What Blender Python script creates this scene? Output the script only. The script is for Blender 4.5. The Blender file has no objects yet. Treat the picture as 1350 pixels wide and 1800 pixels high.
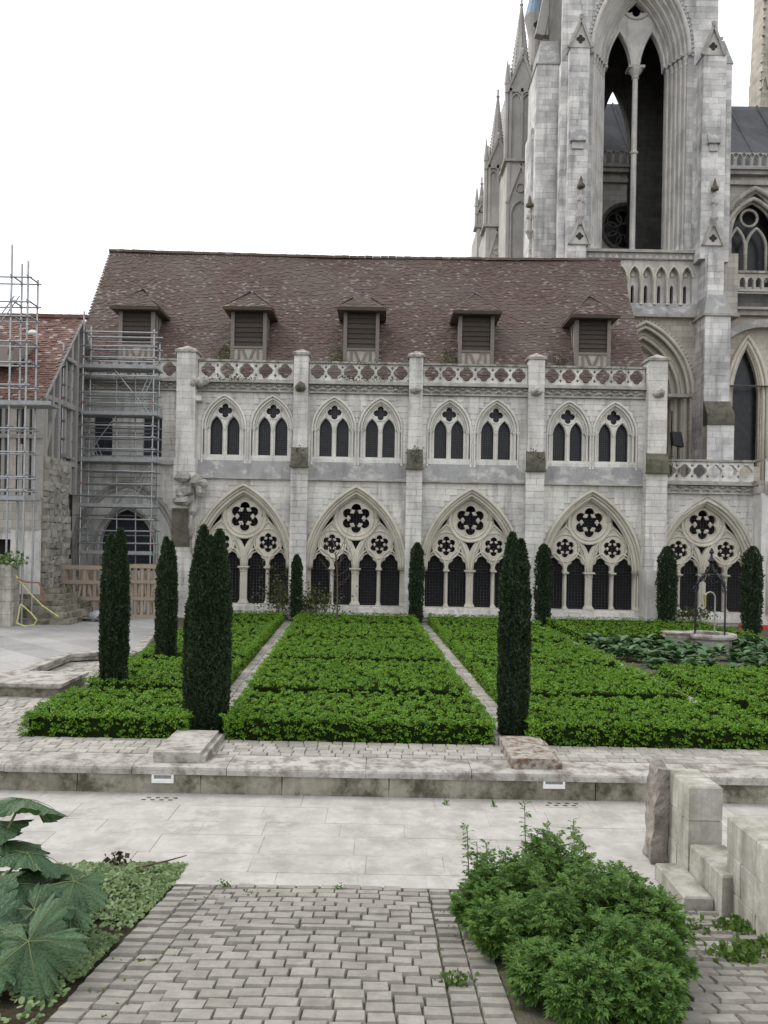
import bpy, math, random
import numpy as np
from mathutils import Vector, Matrix
rnd = random.Random(7); rng = np.random.default_rng(7)
scene = bpy.context.scene; COL = scene.collection
R = math.radians; PI = math.pi
# ------------------------------------------------------------------ camera, sky, sun, exposure
F, CX, CY, RHO, EYE = 1450.0, 675.0, 945.0, 0.0185, 3.5
cs, sn = math.cos(RHO), math.sin(RHO)
cd = bpy.data.cameras.new('camera'); cam = bpy.data.objects.new('camera', cd); COL.objects.link(cam)
cd.sensor_fit = 'VERTICAL'; cd.sensor_height = 24.0; cd.lens = F/1800*24.0
cd.shift_y = (CY-900)/1800; cd.clip_start = 0.05; cd.clip_end = 3000
cam.matrix_world = Matrix(((cs, -sn, 0, 0), (0, 0, -1, 0), (sn, cs, 0, EYE), (0, 0, 0, 1)))
scene.camera = cam
w = bpy.data.worlds.new('World'); scene.world = w; w.use_nodes = True
nt = w.node_tree; bg = nt.nodes['Background']
SUN_EL, SUN_AZ = R(50), R(-66)          # azimuth from +Y towards +X
sky = nt.nodes.new('ShaderNodeTexSky'); sky.sky_type = 'NISHITA'; sky.sun_disc = False
sky.sun_elevation = SUN_EL; sky.sun_rotation = SUN_AZ; sky.air_density = 1.0; sky.dust_density = 4.0
# overcast: a bright, faintly mottled cloud layer covers nearly all of the blue
tcw = nt.nodes.new('ShaderNodeTexCoord'); nz = nt.nodes.new('ShaderNodeTexNoise')
nz.inputs['Scale'].default_value = 2.2; nz.inputs['Detail'].default_value = 5; nz.inputs['Roughness'].default_value = .5
mpw = nt.nodes.new('ShaderNodeMapping'); mpw.inputs['Scale'].default_value = (1, 1, 2.2)
nt.links.new(tcw.outputs['Generated'], mpw.inputs[0]); nt.links.new(mpw.outputs[0], nz.inputs['Vector'])
crw = nt.nodes.new('ShaderNodeValToRGB')
crw.color_ramp.elements[0].position = .3; crw.color_ramp.elements[0].color = (8.2, 8.4, 8.8, 1)
crw.color_ramp.elements[1].position = .7; crw.color_ramp.elements[1].color = (11.0, 11.0, 11.0, 1)
nt.links.new(nz.outputs['Fac'], crw.inputs[0])
mxw = nt.nodes.new('ShaderNodeMix'); mxw.data_type = 'RGBA'; mxw.inputs['Factor'].default_value = .93
nt.links.new(sky.outputs[0], mxw.inputs['A']); nt.links.new(crw.outputs[0], mxw.inputs['B'])
nt.links.new(mxw.outputs['Result'], bg.inputs['Color']); bg.inputs['Strength'].default_value = .13
sd = bpy.data.lights.new('sun', 'SUN'); sd.energy = 1.4; sd.angle = R(20); sd.color = (1, .97, .92)
sun = bpy.data.objects.new('sun', sd); COL.objects.link(sun)
sdir = Vector((math.sin(SUN_AZ)*math.cos(SUN_EL), math.cos(SUN_AZ)*math.cos(SUN_EL), math.sin(SUN_EL)))
sun.rotation_euler = (-sdir).to_track_quat('-Z', 'Y').to_euler()
vs = scene.view_settings; vs.view_transform = 'Standard'; vs.look = 'None'; vs.exposure = 0.30; vs.gamma = 1
scene.cycles.use_denoising = True
scene.cycles.max_bounces = 6; scene.cycles.diffuse_bounces = 4; scene.cycles.transmission_bounces = 4
# ------------------------------------------------------------------ helpers
lerp = lambda a, b, t: a+(b-a)*t
def at(px, py, Y):
    u, v = px-CX, CY-py
    return Vector(((u*cs-v*sn)*Y/F, Y, EYE+(u*sn+v*cs)*Y/F))
def gnd(px, py, Z=0.0):
    u, v = px-CX, CY-py
    return at(px, py, (Z-EYE)*F/(u*sn+v*cs))
def X_(px, py, Y): return at(px, py, Y).x
def Z_(px, py, Y): return at(px, py, Y).z

class MB:
    def __init__(s): s.v = []; s.f = []
    def add(s, vs_, fs):
        o = len(s.v); s.v.extend(tuple(p) for p in vs_); s.f.extend(tuple(i+o for i in f) for f in fs); return s
    def box(s, x0, x1, y0, y1, z0, z1):
        return s.add([(x0,y0,z0),(x1,y0,z0),(x1,y1,z0),(x0,y1,z0),(x0,y0,z1),(x1,y0,z1),(x1,y1,z1),(x0,y1,z1)],
                     [(0,3,2,1),(4,5,6,7),(0,1,5,4),(1,2,6,5),(2,3,7,6),(3,0,4,7)])
    def hexa(s, b, t):          # bottom 4 points, top 4 points (counter-clockwise)
        return s.add(list(b)+list(t), [(0,3,2,1),(4,5,6,7),(0,1,5,4),(1,2,6,5),(2,3,7,6),(3,0,4,7)])
    def prism_y(s, poly, y0, y1):       # poly (x,z), counter-clockwise seen from -Y
        n = len(poly)
        return s.add([(x,y0,z) for x,z in poly]+[(x,y1,z) for x,z in poly],
                     [tuple(range(n)), tuple(range(2*n-1,n-1,-1))]+[(i,i+n,(i+1)%n+n,(i+1)%n) for i in range(n)])
    def prism_x(s, poly, x0, x1):       # poly (y,z)
        n = len(poly)
        return s.add([(x0,y,z) for y,z in poly]+[(x1,y,z) for y,z in poly],
                     [tuple(range(n)), tuple(range(2*n-1,n-1,-1))]+[(i,i+n,(i+1)%n+n,(i+1)%n) for i in range(n)])
    def prism_z(s, poly, z0, z1):
        n = len(poly)
        return s.add([(x,y,z0) for x,y in poly]+[(x,y,z1) for x,y in poly],
                     [tuple(range(n-1,-1,-1)), tuple(range(n,2*n))]+[(i,(i+1)%n,(i+1)%n+n,i+n) for i in range(n)])
    def tube(s, pts, r, n=8, cap=True):
        pts = [Vector(p) for p in pts]; rings = []
        rs = r if isinstance(r, (list, tuple)) else [r]*len(pts)
        prev = None
        for i, p in enumerate(pts):
            d = (pts[min(i+1,len(pts)-1)]-pts[max(i-1,0)]).normalized()
            a = prev if prev is not None else (Vector((0,1,0)) if abs(d.y) < .9 else Vector((1,0,0)))
            a = (a-d*a.dot(d)).normalized(); b = d.cross(a); prev = a
            rings.append([p+(a*math.cos(2*PI*k/n)+b*math.sin(2*PI*k/n))*rs[i] for k in range(n)])
        vs_ = [q for rg in rings for q in rg]; m = len(pts)
        fs = [(i*n+k, i*n+(k+1)%n, (i+1)*n+(k+1)%n, (i+1)*n+k) for i in range(m-1) for k in range(n)]
        if cap: fs += [tuple(range(n-1,-1,-1)), tuple(range((m-1)*n, m*n))]
        return s.add(vs_, fs)
    def bar(s, a, b, wx, wy):           # square-section bar from a to b
        a, b = Vector(a), Vector(b); d = (b-a).normalized()
        u = Vector((0,1,0)) if abs(d.y) < .9 else Vector((1,0,0))
        u = (u-d*u.dot(d)).normalized(); v = d.cross(u)
        q = lambda p: [p+v*(i*wx/2)+u*(j*wy/2) for i,j in ((-1,-1),(1,-1),(1,1),(-1,1))]
        return s.hexa(q(a), q(b))
    def lathe(s, prof, c, n=16, ex=1.0, ey=1.0):
        m = len(prof); c = Vector(c)
        vs_ = [c+Vector((r*ex*math.cos(2*PI*k/n), r*ey*math.sin(2*PI*k/n), z)) for r, z in prof for k in range(n)]
        fs = [(i*n+k, i*n+(k+1)%n, (i+1)*n+(k+1)%n, (i+1)*n+k) for i in range(m-1) for k in range(n)]
        fs += [tuple(range(n-1,-1,-1)), tuple(range((m-1)*n, m*n))]
        return s.add(vs_, fs)
    def blob(s, c, r, sx=1, sy=1, sz=1, jit=.25, seed=0):
        q = random.Random(seed); n, m = 8, 5; vs_ = [(c[0],c[1],c[2]-r*sz)]
        for i in range(1, m):
            ph = -PI/2+PI*i/m
            for k in range(n):
                a = 2*PI*k/n; rr = r*(1+q.uniform(-jit, jit))
                vs_.append((c[0]+rr*sx*math.cos(ph)*math.cos(a), c[1]+rr*sy*math.cos(ph)*math.sin(a), c[2]+rr*sz*math.sin(ph)))
        vs_.append((c[0],c[1],c[2]+r*sz)); L = len(vs_)-1
        fs = [(0, 1+(k+1)%n, 1+k) for k in range(n)]
        for i in range(m-2):
            for k in range(n): fs.append((1+i*n+k, 1+i*n+(k+1)%n, 1+(i+1)*n+(k+1)%n, 1+(i+1)*n+k))
        fs += [(L, 1+(m-2)*n+k, 1+(m-2)*n+(k+1)%n) for k in range(n)]
        return s.add(vs_, fs)
    def plate(s, outlines, y0, y1, bevel=0.0):     # 2D outlines in (x,z), even-odd holes, solid between y0 and y1
        cu = bpy.data.curves.new('t', 'CURVE'); cu.dimensions = '2D'; cu.fill_mode = 'BOTH'
        cu.extrude = (y1-y0)/2-bevel; cu.bevel_depth = bevel; cu.bevel_resolution = 0; cu.offset = -bevel
        for o in outlines:
            sp = cu.splines.new('POLY'); sp.points.add(len(o)-1)
            for p, (x, z) in zip(sp.points, o): p.co = (x, z, 0, 1)
            sp.use_cyclic_u = True
        ob = bpy.data.objects.new('t', cu); me = bpy.data.meshes.new_from_object(ob)
        yc = (y0+y1)/2
        s.add([(v.co.x, yc-v.co.z, v.co.y) for v in me.vertices], [tuple(p.vertices) for p in me.polygons])
        bpy.data.meshes.remove(me); bpy.data.objects.remove(ob); bpy.data.curves.remove(cu)
        return s
    def build(s, name, mat, parent=None, smooth=False):
        me = bpy.data.meshes.new(name); me.from_pydata(s.v, [], s.f); me.update()
        return link(name, me, mat, parent, smooth)

def link(name, me, mat, parent=None, smooth=False):
    if mat is not None and not me.materials: me.materials.append(mat)
    if smooth: me.polygons.foreach_set('use_smooth', [True]*len(me.polygons))
    o = bpy.data.objects.new(name, me); COL.objects.link(o)
    if parent is not None: o.parent = parent
    return o
def tag(o, label=None, cat=None, group=None, kind=None):
    if label: o['label'] = label
    if cat: o['category'] = cat
    if group: o['group'] = group
    if kind: o['kind'] = kind
    return o
def thing(name, label, cat, group=None):
    o = bpy.data.objects.new(name, None); COL.objects.link(o); o.empty_display_size = .2
    return tag(o, label, cat, group)
def np_mesh(name, V, faces_n=4):        # V: (N, faces_n, 3) loose polygons
    N, k, _ = V.shape; me = bpy.data.meshes.new(name)
    me.vertices.add(N*k); me.vertices.foreach_set('co', V.reshape(-1).astype(np.float32))
    me.loops.add(N*k); me.loops.foreach_set('vertex_index', np.arange(N*k, dtype=np.int32))
    me.polygons.add(N); me.polygons.foreach_set('loop_start', np.arange(0, N*k, k, dtype=np.int32))
    me.update(calc_edges=True); me.shade_flat(); return me
BOXF = np.array([(0,3,2,1),(4,5,6,7),(0,1,5,4),(1,2,6,5),(2,3,7,6),(3,0,4,7)])
def np_faces_mesh(name, V, Fq):         # V (M,3), Fq (K,4)
    me = bpy.data.meshes.new(name); K = len(Fq)
    me.vertices.add(len(V)); me.vertices.foreach_set('co', V.reshape(-1).astype(np.float32))
    me.loops.add(K*4); me.loops.foreach_set('vertex_index', Fq.reshape(-1).astype(np.int32))
    me.polygons.add(K); me.polygons.foreach_set('loop_start', np.arange(0, K*4, 4, dtype=np.int32))
    me.update(calc_edges=True); me.shade_flat(); return me
class Pieces:                           # stones, setts, slabs: the largest in view as objects, the rest as one mesh
    def __init__(s, variants): s.var = variants; s.items = []; s.me = {}
    def put(s, loc, size, rot=0.0, tilt=(0,0)):
        M = Matrix.Translation(loc) @ Matrix.Rotation(rot,4,'Z') @ Matrix.Rotation(tilt[0],4,'X') @ Matrix.Rotation(tilt[1],4,'Y') @ Matrix.Diagonal((*size,1))
        s.items.append((max(size)/max(1,loc[1]), rnd.randrange(len(s.var)), M))
    def finish(s, parent, name, mat, most=300):
        s.items.sort(key=lambda i: -i[0])
        for k, (_, vi, M) in enumerate(s.items[:most]):
            if vi not in s.me:
                me = bpy.data.meshes.new(name); me.from_pydata([tuple(p) for p in s.var[vi][0]], [], [tuple(f) for f in s.var[vi][1]]); me.update()
                me.materials.append(mat); s.me[vi] = me
            o = bpy.data.objects.new(name, s.me[vi]); COL.objects.link(o); o.matrix_world = M; o.parent = parent
        rest = s.items[most:]
        if rest:
            VV, FF, off = [], [], 0
            for _, vi, M in rest:
                v, f = s.var[vi]; m = np.array(M); p = v @ m[:3,:3].T + m[:3,3]
                VV.append(p); FF.append(np.array(f)+off); off += len(v)
            me = np_faces_mesh(name+'s', np.concatenate(VV), np.concatenate(FF))
            tag(link(name+'s', me, mat, parent), kind='stuff')
def unit_box(j=0.0, q=rnd):
    v = np.array([(-.5,-.5,-.5),(.5,-.5,-.5),(.5,.5,-.5),(-.5,.5,-.5),(-.5,-.5,.5),(.5,-.5,.5),(.5,.5,.5),(-.5,.5,.5)], float)
    if j: v += np.array([[q.uniform(-j,j) for _ in range(3)] for _ in range(8)])
    return v, [tuple(f) for f in BOXF]
def sett_variant(c=.09, j=.028, q=rnd):  # block with a worn, chamfered top
    a = [(-.5,-.5),(.5,-.5),(.5,.5),(-.5,.5)]; v = []
    a = [(x+q.uniform(-j,j), y+q.uniform(-j,j)) for x,y in a]
    for z, k in ((-.5,1.0),(.22,1.0),(.46,1-c)):
        for x, y in a: v.append((x*k, y*k, z+q.uniform(-.03,.03)*(z>0)))
    v.append((q.uniform(-.05,.05), q.uniform(-.05,.05), .5))
    f = [(0,1,5,4),(1,2,6,5),(2,3,7,6),(3,0,4,7),(4,5,9,8),(5,6,10,9),(6,7,11,10),(7,4,8,11),(8,9,12,12),(9,10,12,12),(10,11,12,12),(11,8,12,12)]
    f = f[:8]+[(8,9,10,11)]; v = v[:12]
    return np.array(v, float), f
SETT = [sett_variant() for _ in range(10)]; COBB = [sett_variant(.10, .05) for _ in range(12)]
STONE = [unit_box(.008) for _ in range(6)]
# outlines
def arch(cx, zs, hw, rise, n=14, zb=None):   # pointed arch outline; with zb: closed opening down to zb
    Rr = (hw*hw+rise*rise)/(2*hw); a1 = math.atan2(rise, Rr-hw) if Rr > hw else PI-math.atan2(rise, hw-Rr)
    right = [(cx+hw-Rr+Rr*math.cos(a1*i/n), zs+Rr*math.sin(a1*i/n)) for i in range(n+1)]
    left = [(2*cx-x, z) for x, z in reversed(right[:-1])]
    o = right+left
    if zb is not None: o = [(cx-hw, zb), (cx+hw, zb)]+o
    return o
def arch_path(cx, zs, hw, rise, Y, n=14, zb=None):
    o = [(x, Y, z) for x, z in arch(cx, zs, hw, rise, n)]
    if zb is not None: o = [(cx+hw, Y, zb)]+o+[(cx-hw, Y, zb)]
    return o
def circ(cx, cz, r, n=24): return [(cx+r*math.cos(2*PI*k/n), cz+r*math.sin(2*PI*k/n)) for k in range(n)]
def union_polar(c, circles, n=60, a0=0, a1=2*PI):
    o = []
    for k in range(n):
        a = a0+(a1-a0)*k/n; dx, dz = math.cos(a), math.sin(a); best = 0.01
        for (x, z, r) in circles:
            px, pz = x-c[0], z-c[1]; b = px*dx+pz*dz; d2 = px*px+pz*pz-b*b
            if d2 < r*r: best = max(best, b+math.sqrt(r*r-d2))
        o.append((c[0]+dx*best, c[1]+dz*best))
    return o
def foil(cx, cz, Rr, k=6, d=.64, rl=.345, rot=PI/2, n=72):
    return union_polar((cx, cz), [(cx+d*Rr*math.cos(rot+2*PI*i/k), cz+d*Rr*math.sin(rot+2*PI*i/k), rl*Rr) for i in range(k)], n)
def trefoil_lancet(cx, zs, w, zb):
    c = (cx, zs+.25*w)
    top = union_polar(c, [(cx-.42*w, zs+.38*w, .57*w), (cx+.42*w, zs+.38*w, .57*w), (cx, zs+1.02*w, .52*w)], 26, -.30, PI+.30)
    top = [p for p in top if p[1] > zs]
    return [(cx-w, zb), (cx+w, zb), (cx+w, zs)]+top+[(cx-w, zs)]
# ------------------------------------------------------------------ materials
class NT:
    def __init__(s, name):
        s.m = bpy.data.materials.new(name); s.m.use_nodes = True; s.t = s.m.node_tree; s.b = s.t.nodes['Principled BSDF']
        s.pos = s.n('ShaderNodeNewGeometry').outputs['Position']
    def n(s, t): return s.t.nodes.new(t)
    def l(s, a, b): s.t.links.new(a, b)
    def noise(s, scale, detail=4, rough=.55, vec=None, sc=None):
        x = s.n('ShaderNodeTexNoise'); x.inputs['Scale'].default_value = scale; x.inputs['Detail'].default_value = detail; x.inputs['Roughness'].default_value = rough
        v = vec or s.pos
        if sc:
            mp = s.n('ShaderNodeMapping'); mp.inputs['Scale'].default_value = sc; s.l(v, mp.inputs[0]); v = mp.outputs[0]
        s.l(v, x.inputs['Vector']); return x.outputs['Fac']
    def ramp(s, fac, p0, p1, c0=(0,0,0), c1=(1,1,1)):
        r = s.n('ShaderNodeValToRGB'); e = r.color_ramp.elements
        e[0].position = p0; e[1].position = p1; e[0].color = (*c0,1); e[1].color = (*c1,1); s.l(fac, r.inputs[0]); return r.outputs[0]
    def mix(s, fac, a, b, mode='MIX'):
        x = s.n('ShaderNodeMix'); x.data_type = 'RGBA'; x.blend_type = mode
        for val, nm in ((fac,'Factor'),(a,'A'),(b,'B')):
            i = [k for k in x.inputs if k.name == nm and (k.type == 'RGBA' or nm == 'Factor' and k.type == 'VALUE')][0]
            if isinstance(val, (int, float)): i.default_value = val
            elif isinstance(val, tuple): i.default_value = (*val,1)
            else: s.l(val, i)
        return [o for o in x.outputs if o.type == 'RGBA'][0]
    def math(s, op, a, b=None, c=None):
        x = s.n('ShaderNodeMath'); x.operation = op
        for i, val in enumerate((a,b,c)):
            if val is None: continue
            if isinstance(val, (int, float)): x.inputs[i].default_value = val
            else: s.l(val, x.inputs[i])
        return x.outputs[0]
    def rand(s):
        a = s.n('ShaderNodeObjectInfo').outputs['Random']; b = s.n('ShaderNodeNewGeometry').outputs['Random Per Island']
        return s.math('FRACT', s.math('ADD', a, b))
    def bump(s, h, st=.4, d=.02):
        x = s.n('ShaderNodeBump'); x.inputs['Strength'].default_value = st; x.inputs['Distance'].default_value = d
        s.l(h, x.inputs['Height']); s.l(x.outputs[0], s.b.inputs['Normal'])
    def out(s, col, rough=.85, spec=.25):
        if isinstance(col, tuple): s.b.inputs['Base Color'].default_value = (*col,1)
        else: s.l(col, s.b.inputs['Base Color'])
        s.b.inputs['Roughness'].default_value = rough; s.b.inputs['Specular IOR Level'].default_value = spec; return s.m
def stone(name, base, dark, amt=.5, rv=.12, scale=.6, streak=.35, moss=0.0, ms=1.6, mr=(.5,.68), mosscol=(.05,.06,.025), courses=None, bump=.12, pale=None, upmoss=0.0, rough=.9):
    k = NT(name); c = base
    big = k.noise(scale, 6, .62)
    c = k.mix(k.math('MULTIPLY', k.ramp(big, .42, .66), amt), c, dark)
    if pale: c = k.mix(k.math('MULTIPLY', k.ramp(k.noise(scale*1.7, 5, .6, sc=(1,1,1.4)), .52, .62), .6), c, pale)
    if streak:
        st = k.ramp(k.noise(1.0, 5, .6, sc=(3.2,3.2,.28)), .5, .72)
        c = k.mix(k.math('MULTIPLY', st, streak), c, tuple(x*.42 for x in dark))
    fine = k.noise(14, 6, .7)
    c = k.mix(.55, c, k.ramp(fine, .25, .75, (.62,.62,.62), (1.12,1.12,1.12)), 'MULTIPLY')
    r = k.rand(); v = k.math('MULTIPLY_ADD', r, 2*rv, 1-rv)
    cv = k.n('ShaderNodeCombineColor')
    for i in range(3): k.l(v, cv.inputs[i])
    c = k.mix(1.0, c, cv.outputs[0], 'MULTIPLY')
    h = fine
    if courses:
        sp = k.n('ShaderNodeSeparateXYZ'); k.l(k.pos, sp.inputs[0]); cb = k.n('ShaderNodeCombineXYZ')
        k.l(k.math('ADD', sp.outputs[0], sp.outputs[1]), cb.inputs[0]); k.l(sp.outputs[2], cb.inputs[1])
        br = k.n('ShaderNodeTexBrick'); k.l(cb.outputs[0], br.inputs['Vector']); br.inputs['Scale'].default_value = 1
        br.inputs['Brick Width'].default_value = courses[0]; br.inputs['Row Height'].default_value = courses[1]; br.inputs['Mortar Size'].default_value = .012
        br.inputs['Color1'].default_value = (.72,.72,.73,1); br.inputs['Color2'].default_value = (1.15,1.15,1.13,1); br.inputs['Mortar'].default_value = (.6,.59,.57,1)
        c = k.mix(.75, c, br.outputs['Color'], 'MULTIPLY')
    if moss:
        mm = k.ramp(k.noise(ms, 8, .72), *mr); c = k.mix(k.math('MULTIPLY', mm, moss), c, mosscol)
    if upmoss:
        sz = k.n('ShaderNodeSeparateXYZ'); k.l(k.n('ShaderNodeNewGeometry').outputs['True Normal'], sz.inputs[0])
        mm = k.math('MULTIPLY', k.ramp(sz.outputs[2], .3, .8), k.ramp(k.noise(2.5, 6, .7), .42, .6))
        c = k.mix(k.math('MULTIPLY', mm, upmoss), c, mosscol)
    k.bump(h, bump, .03); return k.out(c, rough, .2)
def leafmat(name, c0, c1, trans=.22, rough=.55, c2=None, quilt=False):
    k = NT(name); r = k.rand(); c = k.mix(r, c0, c1)
    c = k.mix(.55, c, k.ramp(k.noise(.8, 5, .65), .32, .68, (.66,.72,.7), (1.2,1.15,1.1)), 'MULTIPLY')
    if c2: c = k.mix(k.ramp(k.noise(.9, 4, .6), .45, .62), c, k.mix(r, c0, c2))
    if quilt:
        vo = k.n('ShaderNodeTexVoronoi'); vo.feature = 'DISTANCE_TO_EDGE'; vo.inputs['Scale'].default_value = 26; k.l(k.pos, vo.inputs['Vector'])
        k.bump(k.ramp(vo.outputs['Distance'], 0, .25), .55, .012); c = k.mix(k.ramp(vo.outputs['Distance'], .0, .09), k.mix(.35, c, (.16,.22,.13)), c)
        c = k.mix(.6, c, k.ramp(k.noise(6, 5, .7), .3, .7, (.6,.6,.62), (1.25,1.25,1.2)), 'MULTIPLY')
    k.out(c, rough, .3)
    tr = k.n('ShaderNodeBsdfTranslucent'); k.l(k.mix(1.0, c, (1.2,1.25,.6), 'MULTIPLY'), tr.inputs[0])
    ms = k.n('ShaderNodeMixShader'); ms.inputs[0].default_value = trans
    k.l(k.b.outputs[0], ms.inputs[1]); k.l(tr.outputs[0], ms.inputs[2])
    k.l(ms.outputs[0], k.t.nodes['Material Output'].inputs['Surface']); return k.m
def plain(name, col, rough=.6, metal=0, var=.25, scale=8, spec=.3):
    k = NT(name); n_ = k.noise(scale, 5, .65); c = k.mix(k.ramp(n_, .3, .7), tuple(x*(1-var) for x in col), tuple(min(1,x*(1+var)) for x in col))
    k.b.inputs['Metallic'].default_value = metal; k.bump(n_, .15, .01); return k.out(c, rough, spec)
def wood(name, c0, c1, sc=(2,2,14)):
    k = NT(name); n_ = k.noise(3, 6, .65, sc=sc); r = k.rand()
    c = k.mix(k.ramp(n_, .3, .7), c0, c1); c = k.mix(k.math('MULTIPLY', r, .35), c, tuple(x*.5 for x in c0)); k.bump(n_, .3, .01); return k.out(c, .85, .15)
M = {}
M['ashlar'] = stone('pale ashlar', (.74,.72,.68), (.41,.40,.38), .75, .05, .7, .6, courses=None)
M['wall'] = stone('wall stone', (.75,.735,.70), (.42,.415,.40), .72, .0, .6, .5, courses=None)
M['cream'] = stone('cream tracery stone', (.64,.605,.52), (.40,.38,.33), .5, .05, 1.2, .2); M['palecream'] = stone('pale window stone', (.74,.72,.67), (.48,.47,.44), .5, .05, 1.2, .2)
M['greyband'] = stone('grey weathered stone', (.36,.36,.355), (.24,.24,.235), .6, .06, 1.0, .3, pale=(.62,.605,.57))
M['cornice'] = stone('cornice stone', (.47,.45,.415), (.22,.215,.2), .6, .1, 1.4, .35, moss=.25, mr=(.54,.7))
M['mossy'] = stone('mossy dark stone', (.16,.15,.12), (.06,.06,.045), .7, .1, 3, .2, moss=.7, bump=.9)
M['tower'] = stone('tower ashlar', (.70,.69,.665), (.35,.35,.35), .85, .18, .7, .6)
M['towerwall'] = stone('tower wall', (.60,.595,.58), (.32,.325,.33), .7, .0, .5, .4, courses=(.7,.30))
M['towermould'] = stone('tower mouldings', (.60,.585,.55), (.30,.295,.285), .65, .05, 1, .4)
M['warm'] = stone('warm wall stone', (.54,.495,.42), (.37,.345,.30), .5, .1, .8, .2, courses=(.6,.28))
M['choir'] = stone('choir stone', (.53,.505,.455), (.32,.31,.29), .5, .1, .6, .3, courses=(.65,.3))
M['pinn'] = stone('pinnacle stone', (.50,.485,.455), (.30,.295,.285), .6, .08, .7, .35)
M['dark'] = plain('painted interior shade', (.045,.043,.042), .95)  # near-black colour stands in for the shade inside rooms and openings
M['glass'] = plain('dark leaded glass', (.014,.015,.018), .3, 0, .7, 3, .35)
M['iron'] = plain('wrought iron', (.03,.03,.035), .5, .6)
M['grille'] = plain('iron grille', (.07,.073,.08), .6, .3)
M['slab'] = stone('limestone paving', (.43,.415,.39), (.31,.295,.27), .9, .035, 1.9, .0, bump=.25, pale=(.48,.465,.44), moss=.6, ms=3.5, mr=(.5,.72), mosscol=(.27,.255,.225))
M['platform'] = stone('weathered paving', (.36,.355,.345), (.22,.22,.215), .8, .06, .5, .0, courses=(1.3,.9), bump=.2)
M['coping'] = stone('coping stone', (.42,.40,.37), (.27,.255,.225), .8, .08, 1.6, .0, moss=.75, ms=3.2, mr=(.47,.6), mosscol=(.14,.12,.10), bump=.5)
M['lowwall'] = stone('low wall stone', (.33,.31,.255), (.16,.15,.11), .8, .08, 1.3, .6, moss=.9, ms=2.2, mr=(.46,.62), mosscol=(.06,.057,.036), bump=.5)
M['lichen'] = stone('lichened slab', (.36,.335,.30), (.17,.15,.13), .7, .05, 3, 0, moss=.9, ms=6.5, mr=(.47,.6), mosscol=(.115,.06,.035), bump=.6)
M['block'] = stone('cut block', (.47,.455,.41), (.25,.24,.195), .85, .1, 2.2, .75, bump=.35, upmoss=.45, moss=.35, ms=3, mosscol=(.16,.15,.11))
M['rough'] = stone('rough lichened slab', (.37,.34,.30), (.14,.13,.11), .8, .1, 5, .2, moss=.7, ms=7, mosscol=(.10,.06,.045), bump=1)
M['sett'] = stone('sandstone setts', (.295,.277,.248), (.20,.186,.166), .6, .13, 5, 0, bump=.4, moss=.4, ms=6, mosscol=(.19,.185,.15))
M['sett2'] = stone('court cobbles', (.37,.35,.315), (.24,.225,.205), .5, .2, 2, 0, bump=.5)
M['rubble'] = stone('rubble masonry', (.38,.36,.32), (.17,.165,.15), .8, .2, 2.2, .3, moss=.25, bump=.9)
k = NT('joint earth'); M['earth'] = (k.bump(k.noise(30, 6, .7), .8, .03), k.out(k.mix(k.ramp(k.noise(5, 6, .7), .4, .62), (.13,.115,.09), (.085,.098,.048)), .95, .1))[1]
k = NT('soil'); M['soil'] = (k.bump(k.noise(20, 6, .75), 1, .05), k.out(k.mix(k.ramp(k.noise(6, 6, .7), .35, .65), (.04,.032,.022), (.085,.07,.048)), .95, .1))[1]
def tiles_mat(name, a, b, d, pale, pp=.91):
    k = NT(name); r = k.rand(); c = k.mix(r, a, b)
    c = k.mix(k.ramp(k.noise(.35, 5, .65), .45, .7), c, d)
    thr = k.math('MULTIPLY_ADD', k.noise(.45, 3, .5), -.34, pp+.18)
    c = k.mix(k.math('GREATER_THAN', r, thr), c, pale)
    c = k.mix(.5, c, k.ramp(k.noise(18, 4, .7), .3, .7, (.6,.6,.6), (1.1,1.1,1.1)), 'MULTIPLY'); return k.out(c, .82, .25)
M['tile'] = tiles_mat('old brown tiles', (.100,.070,.061), (.152,.110,.097), (.145,.120,.107), (.225,.200,.188), .94)
M['dtile'] = tiles_mat('dormer tiles', (.09,.064,.055), (.14,.103,.09), (.11,.093,.072), (.21,.19,.165), .95)
M['redtile'] = tiles_mat('red tiles', (.13,.070,.058), (.215,.13,.108), (.18,.125,.108), (.33,.28,.26), .90)
M['lead'] = stone('lead roofing', (.095,.10,.11), (.06,.063,.07), .5, .05, .6, .2, courses=(1.1,2.0), bump=.1)
M['slate'] = plain('blue slate', (.16,.24,.33), .6)
M['timber'] = wood('grey oak', (.17,.15,.135), (.27,.245,.225)); M['paletimber'] = wood('limewashed oak', (.30,.285,.27), (.44,.42,.40)); M['oak'] = wood('eave-shaded oak', (.055,.045,.038), (.10,.083,.072))  # last one darkened to carry the shade under the dormer eaves
M['pine'] = wood('raw pine', (.27,.215,.165), (.38,.315,.25)); M['plaster'] = plain('old plaster', (.40,.37,.315), .95, 0, .18, 4)
M['steel'] = plain('galvanised steel', (.34,.355,.365), .42, .75, .2, 12); M['deck'] = plain('scaffold deck', (.30,.31,.32), .6, .3, .2, 6)
M['clamp'] = plain('red clamp', (.42,.09,.06), .6); M['zinc'] = plain('zinc pipe', (.24,.25,.26), .5, .5)
M['whiteplastic'] = plain('white plastic', (.72,.73,.72), .45, 0, .06); M['shutter'] = plain('blue black shutter', (.035,.042,.052), .6, 0, .3, 3)
M['hoseY'] = plain('yellow hose', (.42,.41,.16), .6); M['hoseR'] = plain('red hose', (.22,.085,.07), .6); M['red'] = plain('red sheeting', (.45,.05,.06), .6)
M['copper'] = plain('copper pipe', (.32,.33,.28), .45, .7); M['brass'] = plain('brass spout', (.5,.4,.18), .4, .8)
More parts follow.
